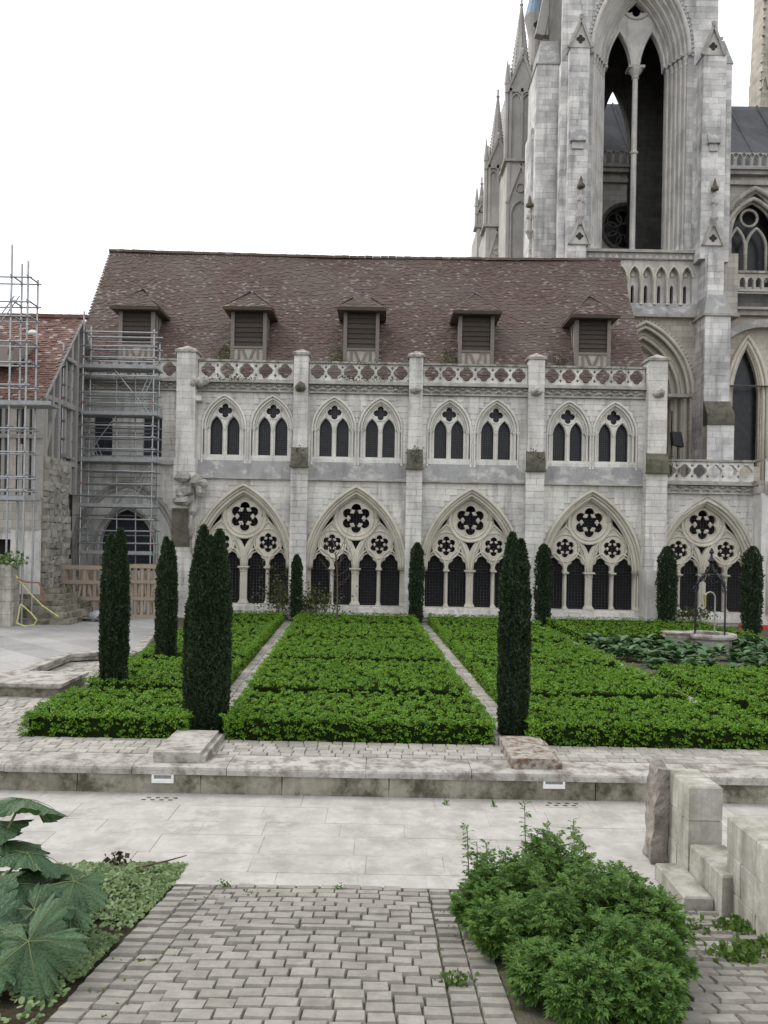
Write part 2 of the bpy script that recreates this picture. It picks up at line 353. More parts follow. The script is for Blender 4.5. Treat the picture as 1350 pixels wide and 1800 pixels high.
M['hedge'] = leafmat('box leaves', (.065,.155,.012), (.18,.34,.03), .3); M['hedgecore'] = plain('hedge inner shade', (.012,.02,.006), 1, 0, .4, 20, 0)
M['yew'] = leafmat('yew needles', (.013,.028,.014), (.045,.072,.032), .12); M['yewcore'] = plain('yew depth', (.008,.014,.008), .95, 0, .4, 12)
M['bark'] = plain('bark', (.09,.075,.06), .95, 0, .35, 25); M['stem'] = plain('green stem', (.12,.15,.06), .7)
M['mug'] = leafmat('mugwort leaves', (.032,.088,.018), (.135,.24,.046), .3, .6); M['rhu'] = leafmat('large dark leaves', (.05,.105,.05), (.09,.16,.078), .15, .48, None, True)
M['ivy'] = leafmat('ground cover leaves', (.055,.11,.028), (.21,.28,.13), .2, .5); M['hosta'] = leafmat('hosta leaves', (.04,.095,.04), (.12,.20,.10), .15, .4)
M['weed'] = leafmat('weeds', (.06,.12,.025), (.13,.21,.05), .25); M['twig'] = plain('twig', (.10,.075,.05), .9); M['brownleaf'] = leafmat('dark dry leaves', (.05,.035,.02), (.07,.07,.03), .1)
M['mossleaf'] = leafmat('wall moss', (.05,.06,.02), (.11,.12,.045), .1)
M['mortar'] = plain('pale mortar', (.34,.325,.295), .95, 0, .35, 6)
# ------------------------------------------------------------------ ground and paving
def ramp_z(Y): return -.41+max(0, 9.19-Y)*.125
g = MB(); g.add([(-900,-300,-.62),(900,-300,-.62),(900,1500,-.62),(-900,1500,-.62)], [(0,1,2,3)])
tag(g.build('ground', M['soil']), 'bare earth ground reaching to the horizon', 'ground', kind='structure')
g = MB(); g.box(-45, 45, 12.75, 75, -.61, -.005)
tag(g.build('courtyard_ground', M['earth']), 'earth level of the raised cloister garden', 'ground', kind='structure')
# lower terrace of limestone slabs
ter = MB().box(-9, 6.5, 9.19, 12.6, -.61, -.406).build('terrace', M['mortar']); tag(ter, 'pale limestone paved terrace in front of the low wall', 'terrace', kind='structure')
P = Pieces([unit_box(.004) for _ in range(5)])
y = 9.19
for d in (.36,.55,.62,.5,.64,.54):
    x = -9+rnd.uniform(0,.6)
    while x < 6.2:
        l = rnd.uniform(.75, 1.5); P.put((x+l/2, y+d/2, -.445+.02), (l-.005, d-.005, .05+rnd.uniform(-.002,.002))); x += l
    y += d
P.finish(ter, 'slab', M['slab'])
# ramp of setts
rp = MB(); _xs = [-2.5,-1.85,-1.6,-1.35,-1.1,-.85,-.6,-.35,-.1,.15,.4,.65,4.6]
rp.add([(x, y, ramp_z(y)-.02+.06*max(0, 1-((x+.6)/1.25)**2)*min(1, (9.19-y)/1.0)) for y in (5.0, 8.2, 9.19) for x in _xs], [(j*13+i, j*13+i+1, j*13+i+14, j*13+i+13) for j in range(2) for i in range(12)])
rp = rp.build('cobbled_ramp', M['earth']); tag(rp, 'sloping ramp of grey sandstone setts in the foreground', 'ramp', kind='structure')
P = Pieces(SETT); sl = math.atan(.125)
Y = 9.19-.09; row = 0
while Y > 5.1:
    dep = rnd.uniform(.172, .192); edging = 7.55 < Y < 7.68
    bow = lambda x: .05*math.cos((x+.6)/1.25*1.3); cam_ = lambda x: .06*max(0, 1-((x+.6)/1.25)**2)*min(1, (9.15-Y)/1.0)
    x = -1.78-.03*(9.1-Y); first = True
    while x < .56:
        l = (rnd.uniform(.5,.62) if edging else rnd.uniform(.2, .265))
        if first and row % 2: l *= .55
        first = False
        if x+l > .50: l = .56-x
        if l > .06: P.put((x+l/2, Y+bow(x+l/2), ramp_z(Y)-.05+cam_(x+l/2)+(.02 if edging else 0)+rnd.uniform(-.006,.006)), (l-.004, (.09 if edging else dep)-.007, .13), rnd.uniform(-.014,.014), (-sl-(.04 if edging else .06)+rnd.uniform(-.025,.025), rnd.uniform(-.02,.02)))
        x += l
    Y -= (.105 if edging else dep); row += 1
for x0, sgn in ((-1.782, -1), (.562, 1)):          # border rows along both sides
    for c in range(2):
        Y = 9.1-c*.06; xx = x0+sgn*(.12+c*.235)
        while Y > 5.1:
            d = rnd.uniform(.16,.2); P.put((xx-.03*(9.1-Y)*(sgn < 0), Y, ramp_z(Y)-.05+rnd.uniform(-.006,.006)), (.226, d-.010, .13), rnd.uniform(-.015,.015)+sgn*.01, (-sl-.11+rnd.uniform(-.02,.02), rnd.uniform(-.02,.02))); Y -= d
x0 = 1.06; Y = 8.6; row = 0                     # setts right of the bush
while Y > 5.3:
    d = rnd.uniform(.16,.19); x = x0+(row%2)*.1
    while x < 4.5:
        l = rnd.uniform(.2,.28)
        if x > 2.2 or Y > 8.2: P.put((x+l/2, Y-.05*(x-3), ramp_z(Y)-.055+rnd.uniform(-.008,.008)), (l-.009, d-.010, .13), rnd.uniform(-.02,.02), (-sl-.11+rnd.uniform(-.025,.025), rnd.uniform(-.025,.025)))
        x += l
    Y -= d; row += 1
P.finish(rp, 'sett', M['sett'])
# cobbled strip between low wall and hedges
st = MB().box(-14, 12, 13.02, 13.95, -.02, .0).build('cobbled_strip', M['earth']); tag(st, 'narrow cobbled strip between the low wall and the hedges', 'path', kind='structure')
P = Pieces(COBB)
for r_ in range(5):
    Y = 13.12+r_*.185; x = -9.6
    while x < 9.8:
        l = rnd.uniform(.17,.27)
        P.put((x+l/2, Y, .0+rnd.uniform(-.006,.006)), (l-.006, .182, .07), rnd.uniform(-.05,.05), (rnd.uniform(-.03,.03), rnd.uniform(-.03,.03)))
        x += l
P.finish(st, 'cobble', M['sett2'])
lc = MB().box(-12.5, -6.12, 13.97, 30, -.02, .002).build('cobbled_court', M['earth']); tag(lc, 'pale cobbled court left of the hedges', 'court', kind='structure')
P = Pieces(COBB)
Y = 14.05
while Y < 25:
    x = -10.6 if Y < 19 else -8.8
    d = rnd.uniform(.17,.2)
    while x < -6.2-.037*(Y-13.7):
        l = rnd.uniform(.18,.28); P.put((x+l/2, Y, .005+rnd.uniform(-.008,.008)), (l-.006, d-.004, .07), rnd.uniform(-.06,.06), (rnd.uniform(-.03,.03), rnd.uniform(-.03,.03))); x += l
    Y += d
P.finish(lc, 'cobble', M['sett2'])
SK = -.037
for nm, xa, xb, lab in (('garden_path', -3.27, -2.65, 'narrow stone path between hedges leading from the pale slab to the facade'), ('garden_path', 1.95, 2.57, 'narrow stone path between hedges leading from the lichened slab to the facade'), ('garden_path', 6.62, 7.2, 'narrow stone path between hedges leading past the well')):
    b = MB(); b.add([(xa, 13.98, .0), (xb, 13.98, .0), (xb+SK*20, 34, .0), (xa+SK*20, 34, .0)], [(0,1,2,3)])
    po = b.build(nm, M['earth']); tag(po, lab, 'path', kind='structure'); P = Pieces(COBB); Y = 14.1
    while Y < 33.8:
        d = rnd.uniform(.2,.3); cols = 3
        for c in range(cols):
            wd = (xb-xa)/cols; P.put((xa+wd*(c+.5)+SK*(Y-13.98), Y+rnd.uniform(-.04,.04), .01+rnd.uniform(-.006,.006)), (wd-.006, d-.006, .05), .037+rnd.uniform(-.03,.03))
        Y += d
    P.finish(po, 'cobble', M['sett2'])
# low retaining wall
lw = thing('low_wall', 'low stone retaining wall with mossy coping across the courtyard', 'wall')
b = MB(); b.box(-14, 3.5, 12.5, 12.74, -.6, -.1); b.box(3.5, 12, 12.5, 12.74, -.6, -.1); b.build('core', M['lowwall'], lw)
P = Pieces([unit_box(.006) for _ in range(6)]); Q = Pieces([unit_box(.006) for _ in range(6)])
x = -13.8
while x < 11.5:
    l = rnd.uniform(1.1, 1.9); Q.put((x+l/2, 12.47, -.29), (l-.012, .14, .4)); x += l
Q.finish(lw, 'face_stone', M['lowwall'])
def coping_variant():
    pr = [(-.5,-.5),(.5,-.5),(.5,.5),(-.36,.5),(-.47,.3),(-.5,.05)]; v = []; n = len(pr)
    for x_ in (-.5,.5):
        for y_, z_ in pr: v.append((x_+rnd.uniform(-.003,.003), y_+rnd.uniform(-.01,.01), z_+rnd.uniform(-.03,.03)))
    f = [(i, i+n, (i+1)%n+n, (i+1)%n) for i in range(n)]+[(0,1,2,3),(0,3,4,5),(9,8,7,6),(11,10,9,6)]
    return np.array(v), f
Q = Pieces([coping_variant() for _ in range(5)]); x = -13.9
while x < 11.5:
    l = rnd.uniform(1.2, 2.1); Q.put((x+l/2, 12.69, -.045), (l-.01, .66, .13+rnd.uniform(-.006,.006))); x += l
Q.finish(lw, 'coping_stone', M['coping'])
for nm, mt, xa, xb, lab in (('path_end_slab', 'coping', -3.45, -2.66, 'pale raised stone slab at the end of the left path on the low wall'), ('path_end_slab', 'lichen', 2.0, 2.78, 'raised stone slab covered with orange brown lichen on the low wall')):
    b = MB(); b.box(xa, xb-.08, 12.55, 14.0, .025, .175); b.box(xb-.085, xb, 12.56, 13.97, .025, .12)
    tag(b.build(nm, M[mt]), lab, 'stone slab')
for px, py, lab in ((286, 1366, 'white recessed wall light below the pale slab'), (974, 1376, 'white recessed wall light below the lichened slab')):
    c = at(px, py, 12.38); t = thing('wall_light', lab, 'wall light', 'recessed lights in the low wall')
    b = MB(); b.plate([[(c.x-.165,c.z-.09),(c.x+.165,c.z-.09),(c.x+.165,c.z+.09),(c.x-.165,c.z+.09)], [(c.x-.13,c.z-.025),(c.x+.13,c.z-.025),(c.x+.13,c.z+.03),(c.x-.13,c.z+.03)]], 12.365, 12.405, .006); b.build('frame', M['whiteplastic'], t)
    MB().box(c.x-.13, c.x+.13, 12.392, 12.402, c.z-.03, c.z+.035).build('diffuser', M['zinc'], t)
for px, py, lab in ((278, 1404, 'slotted stone drain cover below the left wall light'), (985, 1414, 'slotted stone drain cover below the right wall light')):
    c = gnd(px, py, -.395); t = thing('drain_cover', lab, 'drain cover', 'drain covers at the foot of the low wall')
    MB().box(c.x-.25, c.x+.25, c.y-.12, c.y+.12, -.43, -.396).build('plate', M['slab'], t)
    for i in range(8): 
        xx = c.x-.2+(i%4)*.13+(i//4)*.05; yy = c.y-.05+(i//4)*.1
        MB().box(xx-.03, xx+.03, yy-.02, yy+.02, -.41, -.393).build('slot', M['dark'], t)
# ruined stair wall on the right
rw = thing('ruined_wall', 'broken line of cut stone blocks with a step beside the bush', 'wall')
def blocks(par, x0, x1, y0, y1, z0, z1, ny, nz, mat='block', name='block'):
    for j in range(nz):
        o = .5*(j % 2)
        ys = sorted({y0, y1}|{y0+(y1-y0)*(i+o)/ny for i in range(ny+1) if 0 < (i+o)/ny < .97})
        for a, c in zip(ys, ys[1:]):
            za, zb = z0+(z1-z0)*j/nz, z0+(z1-z0)*(j+1)/nz
            e = .006; b = MB(); q = lambda: rnd.uniform(-.006,.006)
            zt = zb-e*.5; k_ = .018
            b.hexa([(x0+q(),a+e,za),(x1,a+e,za),(x1,c-e,za),(x0+q(),c-e,za)], [(x0+q(),a+e,zt-k_),(x1,a+e,zt-k_),(x1,c-e,zt-k_),(x0+q(),c-e,zt-k_)])
            b.hexa([(x0+.002,a+e+.002,zt-k_),(x1-.002,a+e+.002,zt-k_),(x1-.002,c-e-.002,zt-k_),(x0+.002,c-e-.002,zt-k_)], [(x0+k_,a+e+k_,zt),(x1-k_,a+e+k_,zt),(x1-k_,c-e-k_,zt),(x0+k_,c-e-k_,zt)])
            b.build(name, M[mat], par)
blocks(rw, 3.52, 3.90, 9.36, 10.12, -.42, .74, 2, 3)
blocks(rw, 3.53, 3.93, 8.45, 9.35, -.42, .10, 1, 1)
blocks(rw, 3.21, 3.52, 8.63, 9.56, -.43, -.20, 1, 1, 'block', 'step')
blocks(rw, 3.64, 4.05, 6.6, 8.62, -.42, .66, 3, 3)
def rough_slab(x0, x1, y0, y1, z0, z1, amp, seed, nx=4, ny=6, nz=16):   # box grown rough by noise
    from mathutils import noise as mn
    b = MB(); grid = {}
    def vid(i, j, k):
        if (i,j,k) not in grid:
            p = Vector((lerp(x0,x1,i/nx), lerp(y0,y1,j/ny), lerp(z0,z1,k/nz))); t_ = k/nz
            p.x += .09*(t_-.5)*(1 if i < nx/2 else .15); d = mn.noise_vector(p*4+Vector((seed,0,0)))*amp+mn.noise_vector(p*11)*amp*.45; d.x *= (1 if i < nx else .1)
            if k in (0,nz) and i in (0,nx): p.x += (.03 if i == 0 else 0)
            grid[(i,j,k)] = len(b.v); b.v.append(tuple(p+d))
        return grid[(i,j,k)]
    for j in range(ny):
        for k in range(nz): b.f.append((vid(0,j+1,k),vid(0,j,k),vid(0,j,k+1),vid(0,j+1,k+1))); b.f.append((vid(nx,j,k),vid(nx,j+1,k),vid(nx,j+1,k+1),vid(nx,j,k+1)))
    for i in range(nx):
        for k in range(nz): b.f.append((vid(i,0,k),vid(i+1,0,k),vid(i+1,0,k+1),vid(i,0,k+1))); b.f.append((vid(i+1,ny,k),vid(i,ny,k),vid(i,ny,k+1),vid(i+1,ny,k+1)))
        for j in range(ny): b.f.append((vid(i,j,nz),vid(i+1,j,nz),vid(i+1,j+1,nz),vid(i,j+1,nz)))
    return b
rough_slab(3.34, 3.515, 10.0, 10.34, -.42, .77, .05, 3).build('rough_edge_stone', M['rough'], rw, False)
# left: raised platform with moulded kerbs
pf = thing('moulded_platform', 'raised weathered stone platform with moulded kerb at left', 'platform')
pts = [gnd(-260,1285,.25), gnd(0,1197,.25), gnd(60,1172,.25), gnd(118,1150,.25), gnd(170,1147,.25), gnd(240,1147,.25), gnd(262,1118,.25), gnd(300,1098,.25)]
poly = [(p.x, p.y) for p in pts]+[(-8.5,32.5),(-20,32.5),(-20,17)]
area = sum(poly[i][0]*poly[(i+1)%len(poly)][1]-poly[(i+1)%len(poly)][0]*poly[i][1] for i in range(len(poly)))
if area < 0: poly = poly[::-1]
MB().prism_z(poly, -.1, .2).build('body', M['lowwall'], pf); MB().prism_z(poly, .2, .25).build('paving', M['platform'], pf)
for a, c in zip(pts, pts[1:]):
    L = (c-a).length; n_ = max(1, round(L/1.3)); d = (c-a)/n_
    for i in range(n_):
        p0, p1 = a+d*i+d*.01, a+d*(i+1)-d*.01; b = MB()
        z0 = lambda p, z: Vector((p.x, p.y, z))
        b.bar(z0(p0,.225), z0(p1,.225), .09, .28); b.bar(z0(p0,.13), z0(p1,.13), .10, .20); b.build('kerb_stone', M['coping'], pf)
fs = thing('foundation_block', 'low moulded stone block standing on the cobbles at left edge', 'stone block')
c0, c1 = gnd(-120,1229,0), gnd(103,1229,0)
MB().box(c0.x, c1.x, c1.y, c1.y+1.5, 0, .24).build('base', M['lowwall'], fs); MB().box(c0.x-.02, c1.x+.07, c1.y-.06, c1.y+1.55, .25, .32).build('top_slab', M['coping'], fs); MB().box(c0.x-.01, c1.x+.03, c1.y-.03, c1.y+1.52, .22, .26).build('moulding', M['coping'], fs)
# ------------------------------------------------------------------ cloister wing
wing = thing('cloister_wing', 'long pale stone cloister building with gothic arcade, balustrade and steep brown tiled roof', 'building')
FY = 35.0; S = F/FY
stones = Pieces(STONE)
def ashlar(P, x0, x1, z0, z1, yf, excl=None, hc=.25, lmin=.4, lmax=.85, dep=.06, gap=.008, rot=False):
    n = max(1, round((z1-z0)/hc)); hc = (z1-z0)/n
    for j in range(n):
        za, zb = z0+j*hc, z0+(j+1)*hc; iv = [(x0, x1)]
        if excl:
            for (ea, eb) in excl(za, zb):
                iv = [s_ for (a, c) in iv for s_ in ((a, min(c, ea)), (max(a, eb), c)) if s_[1]-s_[0] > .04]
        for a, c in iv:
            x = a
            while x < c-.01:
                l = rnd.uniform(lmin, lmax)
                if x == a and j % 2: l *= .6
                if c-x-l < .2: l = c-x
                P.put((x+l/2, yf+dep/2+rnd.uniform(-.003,.003), (za+zb)/2), (l-gap, dep, hc-gap)); x += l
def arch_hw(z, zs, hw, rise):
    if z <= zs: return hw
    if z >= zs+rise: return 0
    Rr = (hw*hw+rise*rise)/(2*hw); return max(0, hw-Rr+math.sqrt(max(0, Rr*Rr-(z-zs)**2)))
piers_px = [(327,33),(528,25.5),(731,24),(944,28),(1156,33)]
PIER = [(X_(px, 700, 34.5), wd/41.43) for px, wd in piers_px]
XL = -13.9; bays = []
ZS, ZSILL, ZC = 2.12, .58, 9.55
# hood apex pixel -> bay centre
bx = [X_(428.4,850,FY), X_(626.6,852,FY), X_(830,855,FY), X_(1041.5,860,FY)]
bx5 = X_(1246,868,FY)
wx = [[X_(394.7,694,FY), X_(479.6,694,FY)], [X_(588,694,FY), X_(669.7,696,FY)], [X_(791,698,FY), X_(874,700,FY)], [X_(1001,702,FY), X_(1082,706,FY)]]
WH, WZS, WRISE, WSILL = .90, 8.02, 1.38, 6.91
AH, ARISE = 2.16, 3.52
def window(par, cx):
    t = bpy.data.objects.new('window', None); COL.objects.link(t); t.parent = par
    b = MB(); h = WH-.06
    dl = .36
    b.plate([arch(cx, WZS, h+.05, WRISE-.04, 14, WSILL-.02), arch(cx-dl, WZS+.02, .265, .5, 8, WSILL), arch(cx+dl, WZS+.02, .265, .5, 8, WSILL), foil(cx, WZS+.78, .30, 4, .56, .44, 0, 40)], FY+.20, FY+.36, .025)
    b.build('tracery', M['palecream'], t)
    b = MB()
    b.tube(arch_path(cx, WZS, WH+.02, WRISE+.02, FY-.02), .055, 6); b.tube(arch_path(cx, WZS, WH-.08, WRISE-.08, FY+.06), .06, 6); b.tube(arch_path(cx, WZS, WH-.16, WRISE-.17, FY+.15), .045, 6)
    for s_ in (-1, 1): b.tube(arch_path(cx+s_*dl, WZS+.02, .31, .56, FY+.19, 8), .035, 5)
    b.tube([(x, FY+.19, z) for x, z in circ(cx, WZS+.78, .345, 20)+[(cx+.345, WZS+.78)]], .03, 5)
    b.build('moulding', M['palecream'], t, True)
    for s_ in (-1, 1):
        for o, yy, r_ in ((WH+.02, FY-.01, .035), (WH-.1, FY+.08, .045)):
            MB().lathe([(r_*1.7,WSILL-.35),(r_,WSILL-.25),(r_,WZS-.1),(r_*1.9,WZS+.01),(r_*1.9,WZS+.05)], (cx+s_*o, yy, 0), 8).build('shaft', M['palecream'], t)
    MB().lathe([(.06,WSILL),(.045,WSILL+.08),(.045,WZS-.1),(.085,WZS),(.085,WZS+.04)], (cx, FY+.2, 0), 8).build('mullion', M['palecream'], t)
    MB().box(cx-WH, cx+WH, FY+.03, FY+.40, WSILL-.14, WSILL-.02).build('sill', M['palecream'], t)
    MB().box(cx-WH, cx+WH, FY+.46, FY+.48, WSILL-.1, WZS+WRISE).build('pane', M['glass'], t)
    b = MB(); x = cx-.62
    while x < cx+.63: b.box(x-.008, x+.008, FY+.40, FY+.41, WSILL, WZS+1.1); x += .095
    z = WSILL+.05
    while z < WZS+1.1: b.box(cx-.64, cx+.64, FY+.411, FY+.421, z-.008, z+.008); z += .095
    b.build('grille', M['grille'], t)
def rose(b, cx, cz, r, y0, orn=True):
    b.tube([(x, y0, z) for x, z in circ(cx, cz, r*1.42, 30)+[(cx+r*1.42, cz)]], r*.095, 6)
    b.tube([(x, y0+.04, z) for x, z in circ(cx, cz, r*1.18, 30)+[(cx+r*1.18, cz)]], r*.085, 6)
    o = foil(cx, cz, r*1.03, 6, .64, .345); b.tube([(x, y0+.03, z) for x, z in o+[o[0]]], r*.045, 5)
    for i in range(6):
        a = i*PI/3; dx, dz = math.cos(a), math.sin(a)
        for rr, tt, sz in ((.58, 0, .085), (.47, 0, .095), (.52, .11, .075), (.52, -.11, .075)):
            b.blob((cx+(dx*rr-dz*tt)*r, y0+.07, cz+(dz*rr+dx*tt)*r), r*sz*1.15, 1, 1.0, 1, .1, i)
def arcade(par, cx, yw, name='arcade_window'):
    t = bpy.data.objects.new(name, None); COL.objects.link(t); t.parent = par
    yt = yw+.42; H = AH-.2; RZ, SZ = 4.30, 3.19; R1, R2, SX = .64, .415, 1.02
    holes = [foil(cx, RZ, R1), foil(cx-SX, SZ, R2), foil(cx+SX, SZ, R2)]
    for lx in (-1.5, -.52, .52, 1.5): holes.append(trefoil_lancet(cx+lx, ZS+.02, .41, ZSILL-.01))
    # spandrel piercings
    for s_ in (-1, 1):
        f = lambda a: [(cx+s_*x, z) for x, z in a]
        holes.append(f([(1.02,4.50),(1.0,4.27),(1.06,4.15),(1.2,4.02),(1.36,3.84),(1.47,3.68),(1.39,3.95),(1.22,4.22)]))
        holes.append(f([(.46,3.20),(.30,2.80),(.36,2.78),(.47,2.84),(.53,2.90),(.485,3.0)]))
        holes.append(f([(1.58,3.20),(1.74,2.80),(1.68,2.78),(1.57,2.84),(1.51,2.90),(1.555,3.0)]))
    holes.append([(cx-.27,3.43),(cx,3.37),(cx+.27,3.43),(cx+.12,3.22),(cx,2.96),(cx-.12,3.22)])
    b = MB(); b.plate([arch(cx, ZS, H+.10, ARISE-.22, 18, ZSILL-.04)]+holes, yt, yt+.22, .03); b.build('tracery', M['cream'], t)
    b = MB(); rose(b, cx, RZ, R1, yt-.02); rose(b, cx-SX, SZ, R2, yt-.01); rose(b, cx+SX, SZ, R2, yt-.01)
    for s_ in (-1, 1):
        b.tube(arch_path(cx+s_*SX, ZS+.05, .96, 1.93, yt-.02, 12), .048, 6); b.tube(arch_path(cx+s_*SX, ZS+.05, .89, 1.80, yt+.01, 12), .035, 6)
    for lx in (-1.5, -.52, .52, 1.5): b.tube(arch_path(cx+lx, ZS+.03, .475, .83, yt-.01, 10), .04, 6)
    b.tube(arch_path(cx, ZS, H+.02, ARISE-.30, yt-.03, 18), .06, 6)
    b.build('tracery_moulding', M['cream'], t, True)
    b = MB()
    for o, yy, r_ in ((.0, yw-.04, .075), (-.10, yw+.05, .06), (-.20, yw+.16, .085), (-.28, yw+.27, .06)): b.tube(arch_path(cx, ZS, AH+o, ARISE+o*1.25, yy, 20), r_, 7)
    b.plate([arch(cx, ZS, AH+.01, ARISE, 20), arch(cx, ZS, AH-.25, ARISE-.30, 20)], yw+.20, yw+.42)
    b.build('arch_moulding', M['cream'], t, True)
    for lx, r_, k_ in ((-1.01,.058,1), (1.01,.058,1), (0,.10,3)):
        b = MB()
        for dx, rr in ([(0, r_)] if k_ == 1 else [(-.09,.07),(.09,.07),(0,.10)]):
            b.lathe([(rr*1.9,ZSILL),(rr*1.9,ZSILL+.06),(rr*1.3,ZSILL+.14),(rr,ZSILL+.17),(rr,ZS-.2),(rr*1.25,ZS-.17),(rr*1.1,ZS-.12),(rr*1.7,ZS-.02)], (cx+lx+dx, yt-.02, 0), 10)
        w_ = .13 if k_ == 1 else .24
        b.box(cx+lx-w_, cx+lx+w_, yt-.2, yt+.1, ZS-.02, ZS+.05); b.box(cx+lx-w_*.9, cx+lx+w_*.9, yt-.17, yt+.1, ZSILL-.005, ZSILL+.05)
        b.build('column', M['cream'], t, False)
    for s_ in (-1, 1):
        for o, yy, r_ in ((2.0, yt-.05, .06), (2.08, yt-.17, .055), (2.15, yw+.1, .06)):
            MB().lathe([(r_*1.8,ZSILL),(r_*1.3,ZSILL+.12),(r_,ZSILL+.17),(r_,ZS-.18),(r_*1.7,ZS-.03),(r_*1.8,ZS+.05)], (cx+s_*o, yy, 0), 8).build('jamb_shaft', M['cream'], t)
    b = MB(); x = cx-1.95
    while x < cx+1.96: b.box(x-.009, x+.009, yt+.26, yt+.272, ZSILL, 4.7); x += .13
    z = ZSILL+.06
    while z < 4.7:
        h = min(1.95, arch_hw(z, ZS, 1.95, 3.2)); b.box(cx-h, cx+h, yt+.273, yt+.285, z-.009, z+.009); z += .13
    b.build('grille', M['grille'], t)
    for i, (yy, z0, z1) in enumerate(((yw-.16, .16, .34), (yw-.06, .34, .50), (yw+.02, .50, ZSILL-.012))): MB().box(cx-2.12, cx+2.12, yy, yw+.6, z0, z1).build('sill_step', M['ashlar'], t)
def wall_bay(par, x0, x1, cx, ws, yw, z1, name='wall_panel', archhole=True):
    holes = []
    if archhole: holes.append(arch(cx, ZS, AH, ARISE, 18, .36))
    for c in ws: holes.append(arch(c, WZS, WH, WRISE, 14, WSILL-.12))
    MB().plate([[(x0,.0),(x1,.0),(x1,z1),(x0,z1)]]+holes, yw+.012, yw+.55).build(name, M['wall'], par)
def excl_for(cx, ws, archhole=True):
    def e(za, zb):
        o = []
        if archhole:
            h = arch_hw(za, ZS, AH+.08, ARISE+.1)
            if h > 0: o.append((cx-h, cx+h))
        for c in ws:
            if zb > WSILL-.42:
                h = arch_hw(za, WZS, WH+.07, WRISE+.08)
                if h > 0: o.append((c-h, c+h))
        return o
    return e
edges = [XL]+[p[0] for p in PIER]
for i in range(4):
    x0, x1 = PIER[i][0]+PIER[i][1]/2-.05, PIER[i+1][0]-PIER[i+1][1]/2+.05
    wall_bay(wing, PIER[i][0], PIER[i+1][0], bx[i], wx[i], FY, ZC)
    ashlar(stones, x0, x1, .55, 5.86, FY-.03, excl_for(bx[i], []), dep=.05)
    ashlar(stones, x0, x1, 6.62, ZC, FY-.03, excl_for(bx[i], wx[i], False), dep=.05)
    # weathered sloping set-off below the windows, with drip course
    MB().prism_x([(FY-.14,5.93),(FY+.02,5.93),(FY+.02,6.66),(FY-.035,6.66)], x0, x1).build('set_off', M['greyband'], wing)
    MB().prism_x([(FY-.20,5.87),(FY+.01,5.84),(FY+.01,5.93),(FY-.20,5.93)], x0, x1).build('string_course', M['cornice'], wing)
    for c in wx[i]: window(wing, c)
    arcade(wing, bx[i], FY)
# bay 0 behind the scaffold
x0, x1 = XL, PIER[0][0]
ax = X_(223, 900, FY); r1, r2 = X_(181,750,FY), X_(268,750,FY)
rect = lambda c: [(c-.4,6.75),(c+.4,6.75),(c+.4,8.42),(c+.2,8.5),(c,8.53),(c-.2,8.5),(c-.4,8.42)]
MB().plate([[(x0,0),(x1,0),(x1,ZC),(x0,ZC)], rect(r1), rect(r2), arch(ax, 2.9, 1.15, 1.75, 14, 1.9)], FY+.012, FY+.55).build('wall_panel', M['wall'], wing)
e0 = lambda za, zb: ([(r1-.42,r1+.42),(r2-.42,r2+.42)] if zb > 6.75 and za < 8.55 else [])+([(ax-2.3,ax+2.3)] if za < 2.9 else [(ax-h, ax+h) for h in [arch_hw(za, 2.9, 2.3, 2.6)] if h > 0])
ashlar(stones, x0+.1, x1-.3, .2, ZC, FY-.03, e0, dep=.05)
b = MB()
for o, yy, r_ in ((2.2,-.02,.09),(2.02,.03,.07),(1.3,.0,.08),(1.18,.08,.06)): b.tube(arch_path(ax, 2.9, o, o*1.13+.3, FY+yy, 16, 1.6), r_, 7)
b.build('blocked_arch', M['cornice'], wing, True)
for c in (r1, r2):
    MB().box(c-.4, c+.4, FY+.2, FY+.25, 6.75, 8.5).build('shutter', M['shutter'], wing); MB().box(c-.012, c+.012, FY+.185, FY+.199, 6.75, 8.5).build('shutter_joint', M['grille'], wing)
b = MB(); z = 1.9
while z < 4.7: b.box(ax-1.2, ax+1.2, FY+.4, FY+.43, z, z+.17); z += .19
b.build('boarding', M['shutter'], wing)
MB().prism_x([(FY-.20,6.42),(FY+.01,6.38),(FY+.01,6.6),(FY-.12,6.6)], XL, x1).build('string_course', M['cornice'], wing)
# interior behind the arcade
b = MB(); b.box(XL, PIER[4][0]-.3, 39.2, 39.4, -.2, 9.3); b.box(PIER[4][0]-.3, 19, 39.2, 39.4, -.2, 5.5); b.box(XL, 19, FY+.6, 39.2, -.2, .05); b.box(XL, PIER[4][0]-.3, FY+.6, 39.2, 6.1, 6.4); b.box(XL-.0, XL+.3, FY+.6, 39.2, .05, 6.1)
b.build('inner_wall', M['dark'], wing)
MB().box(XL, PIER[4][0]+.2, 41.6, 46.0, 0, 10.0).build('rear_wall', M['wall'], wing)
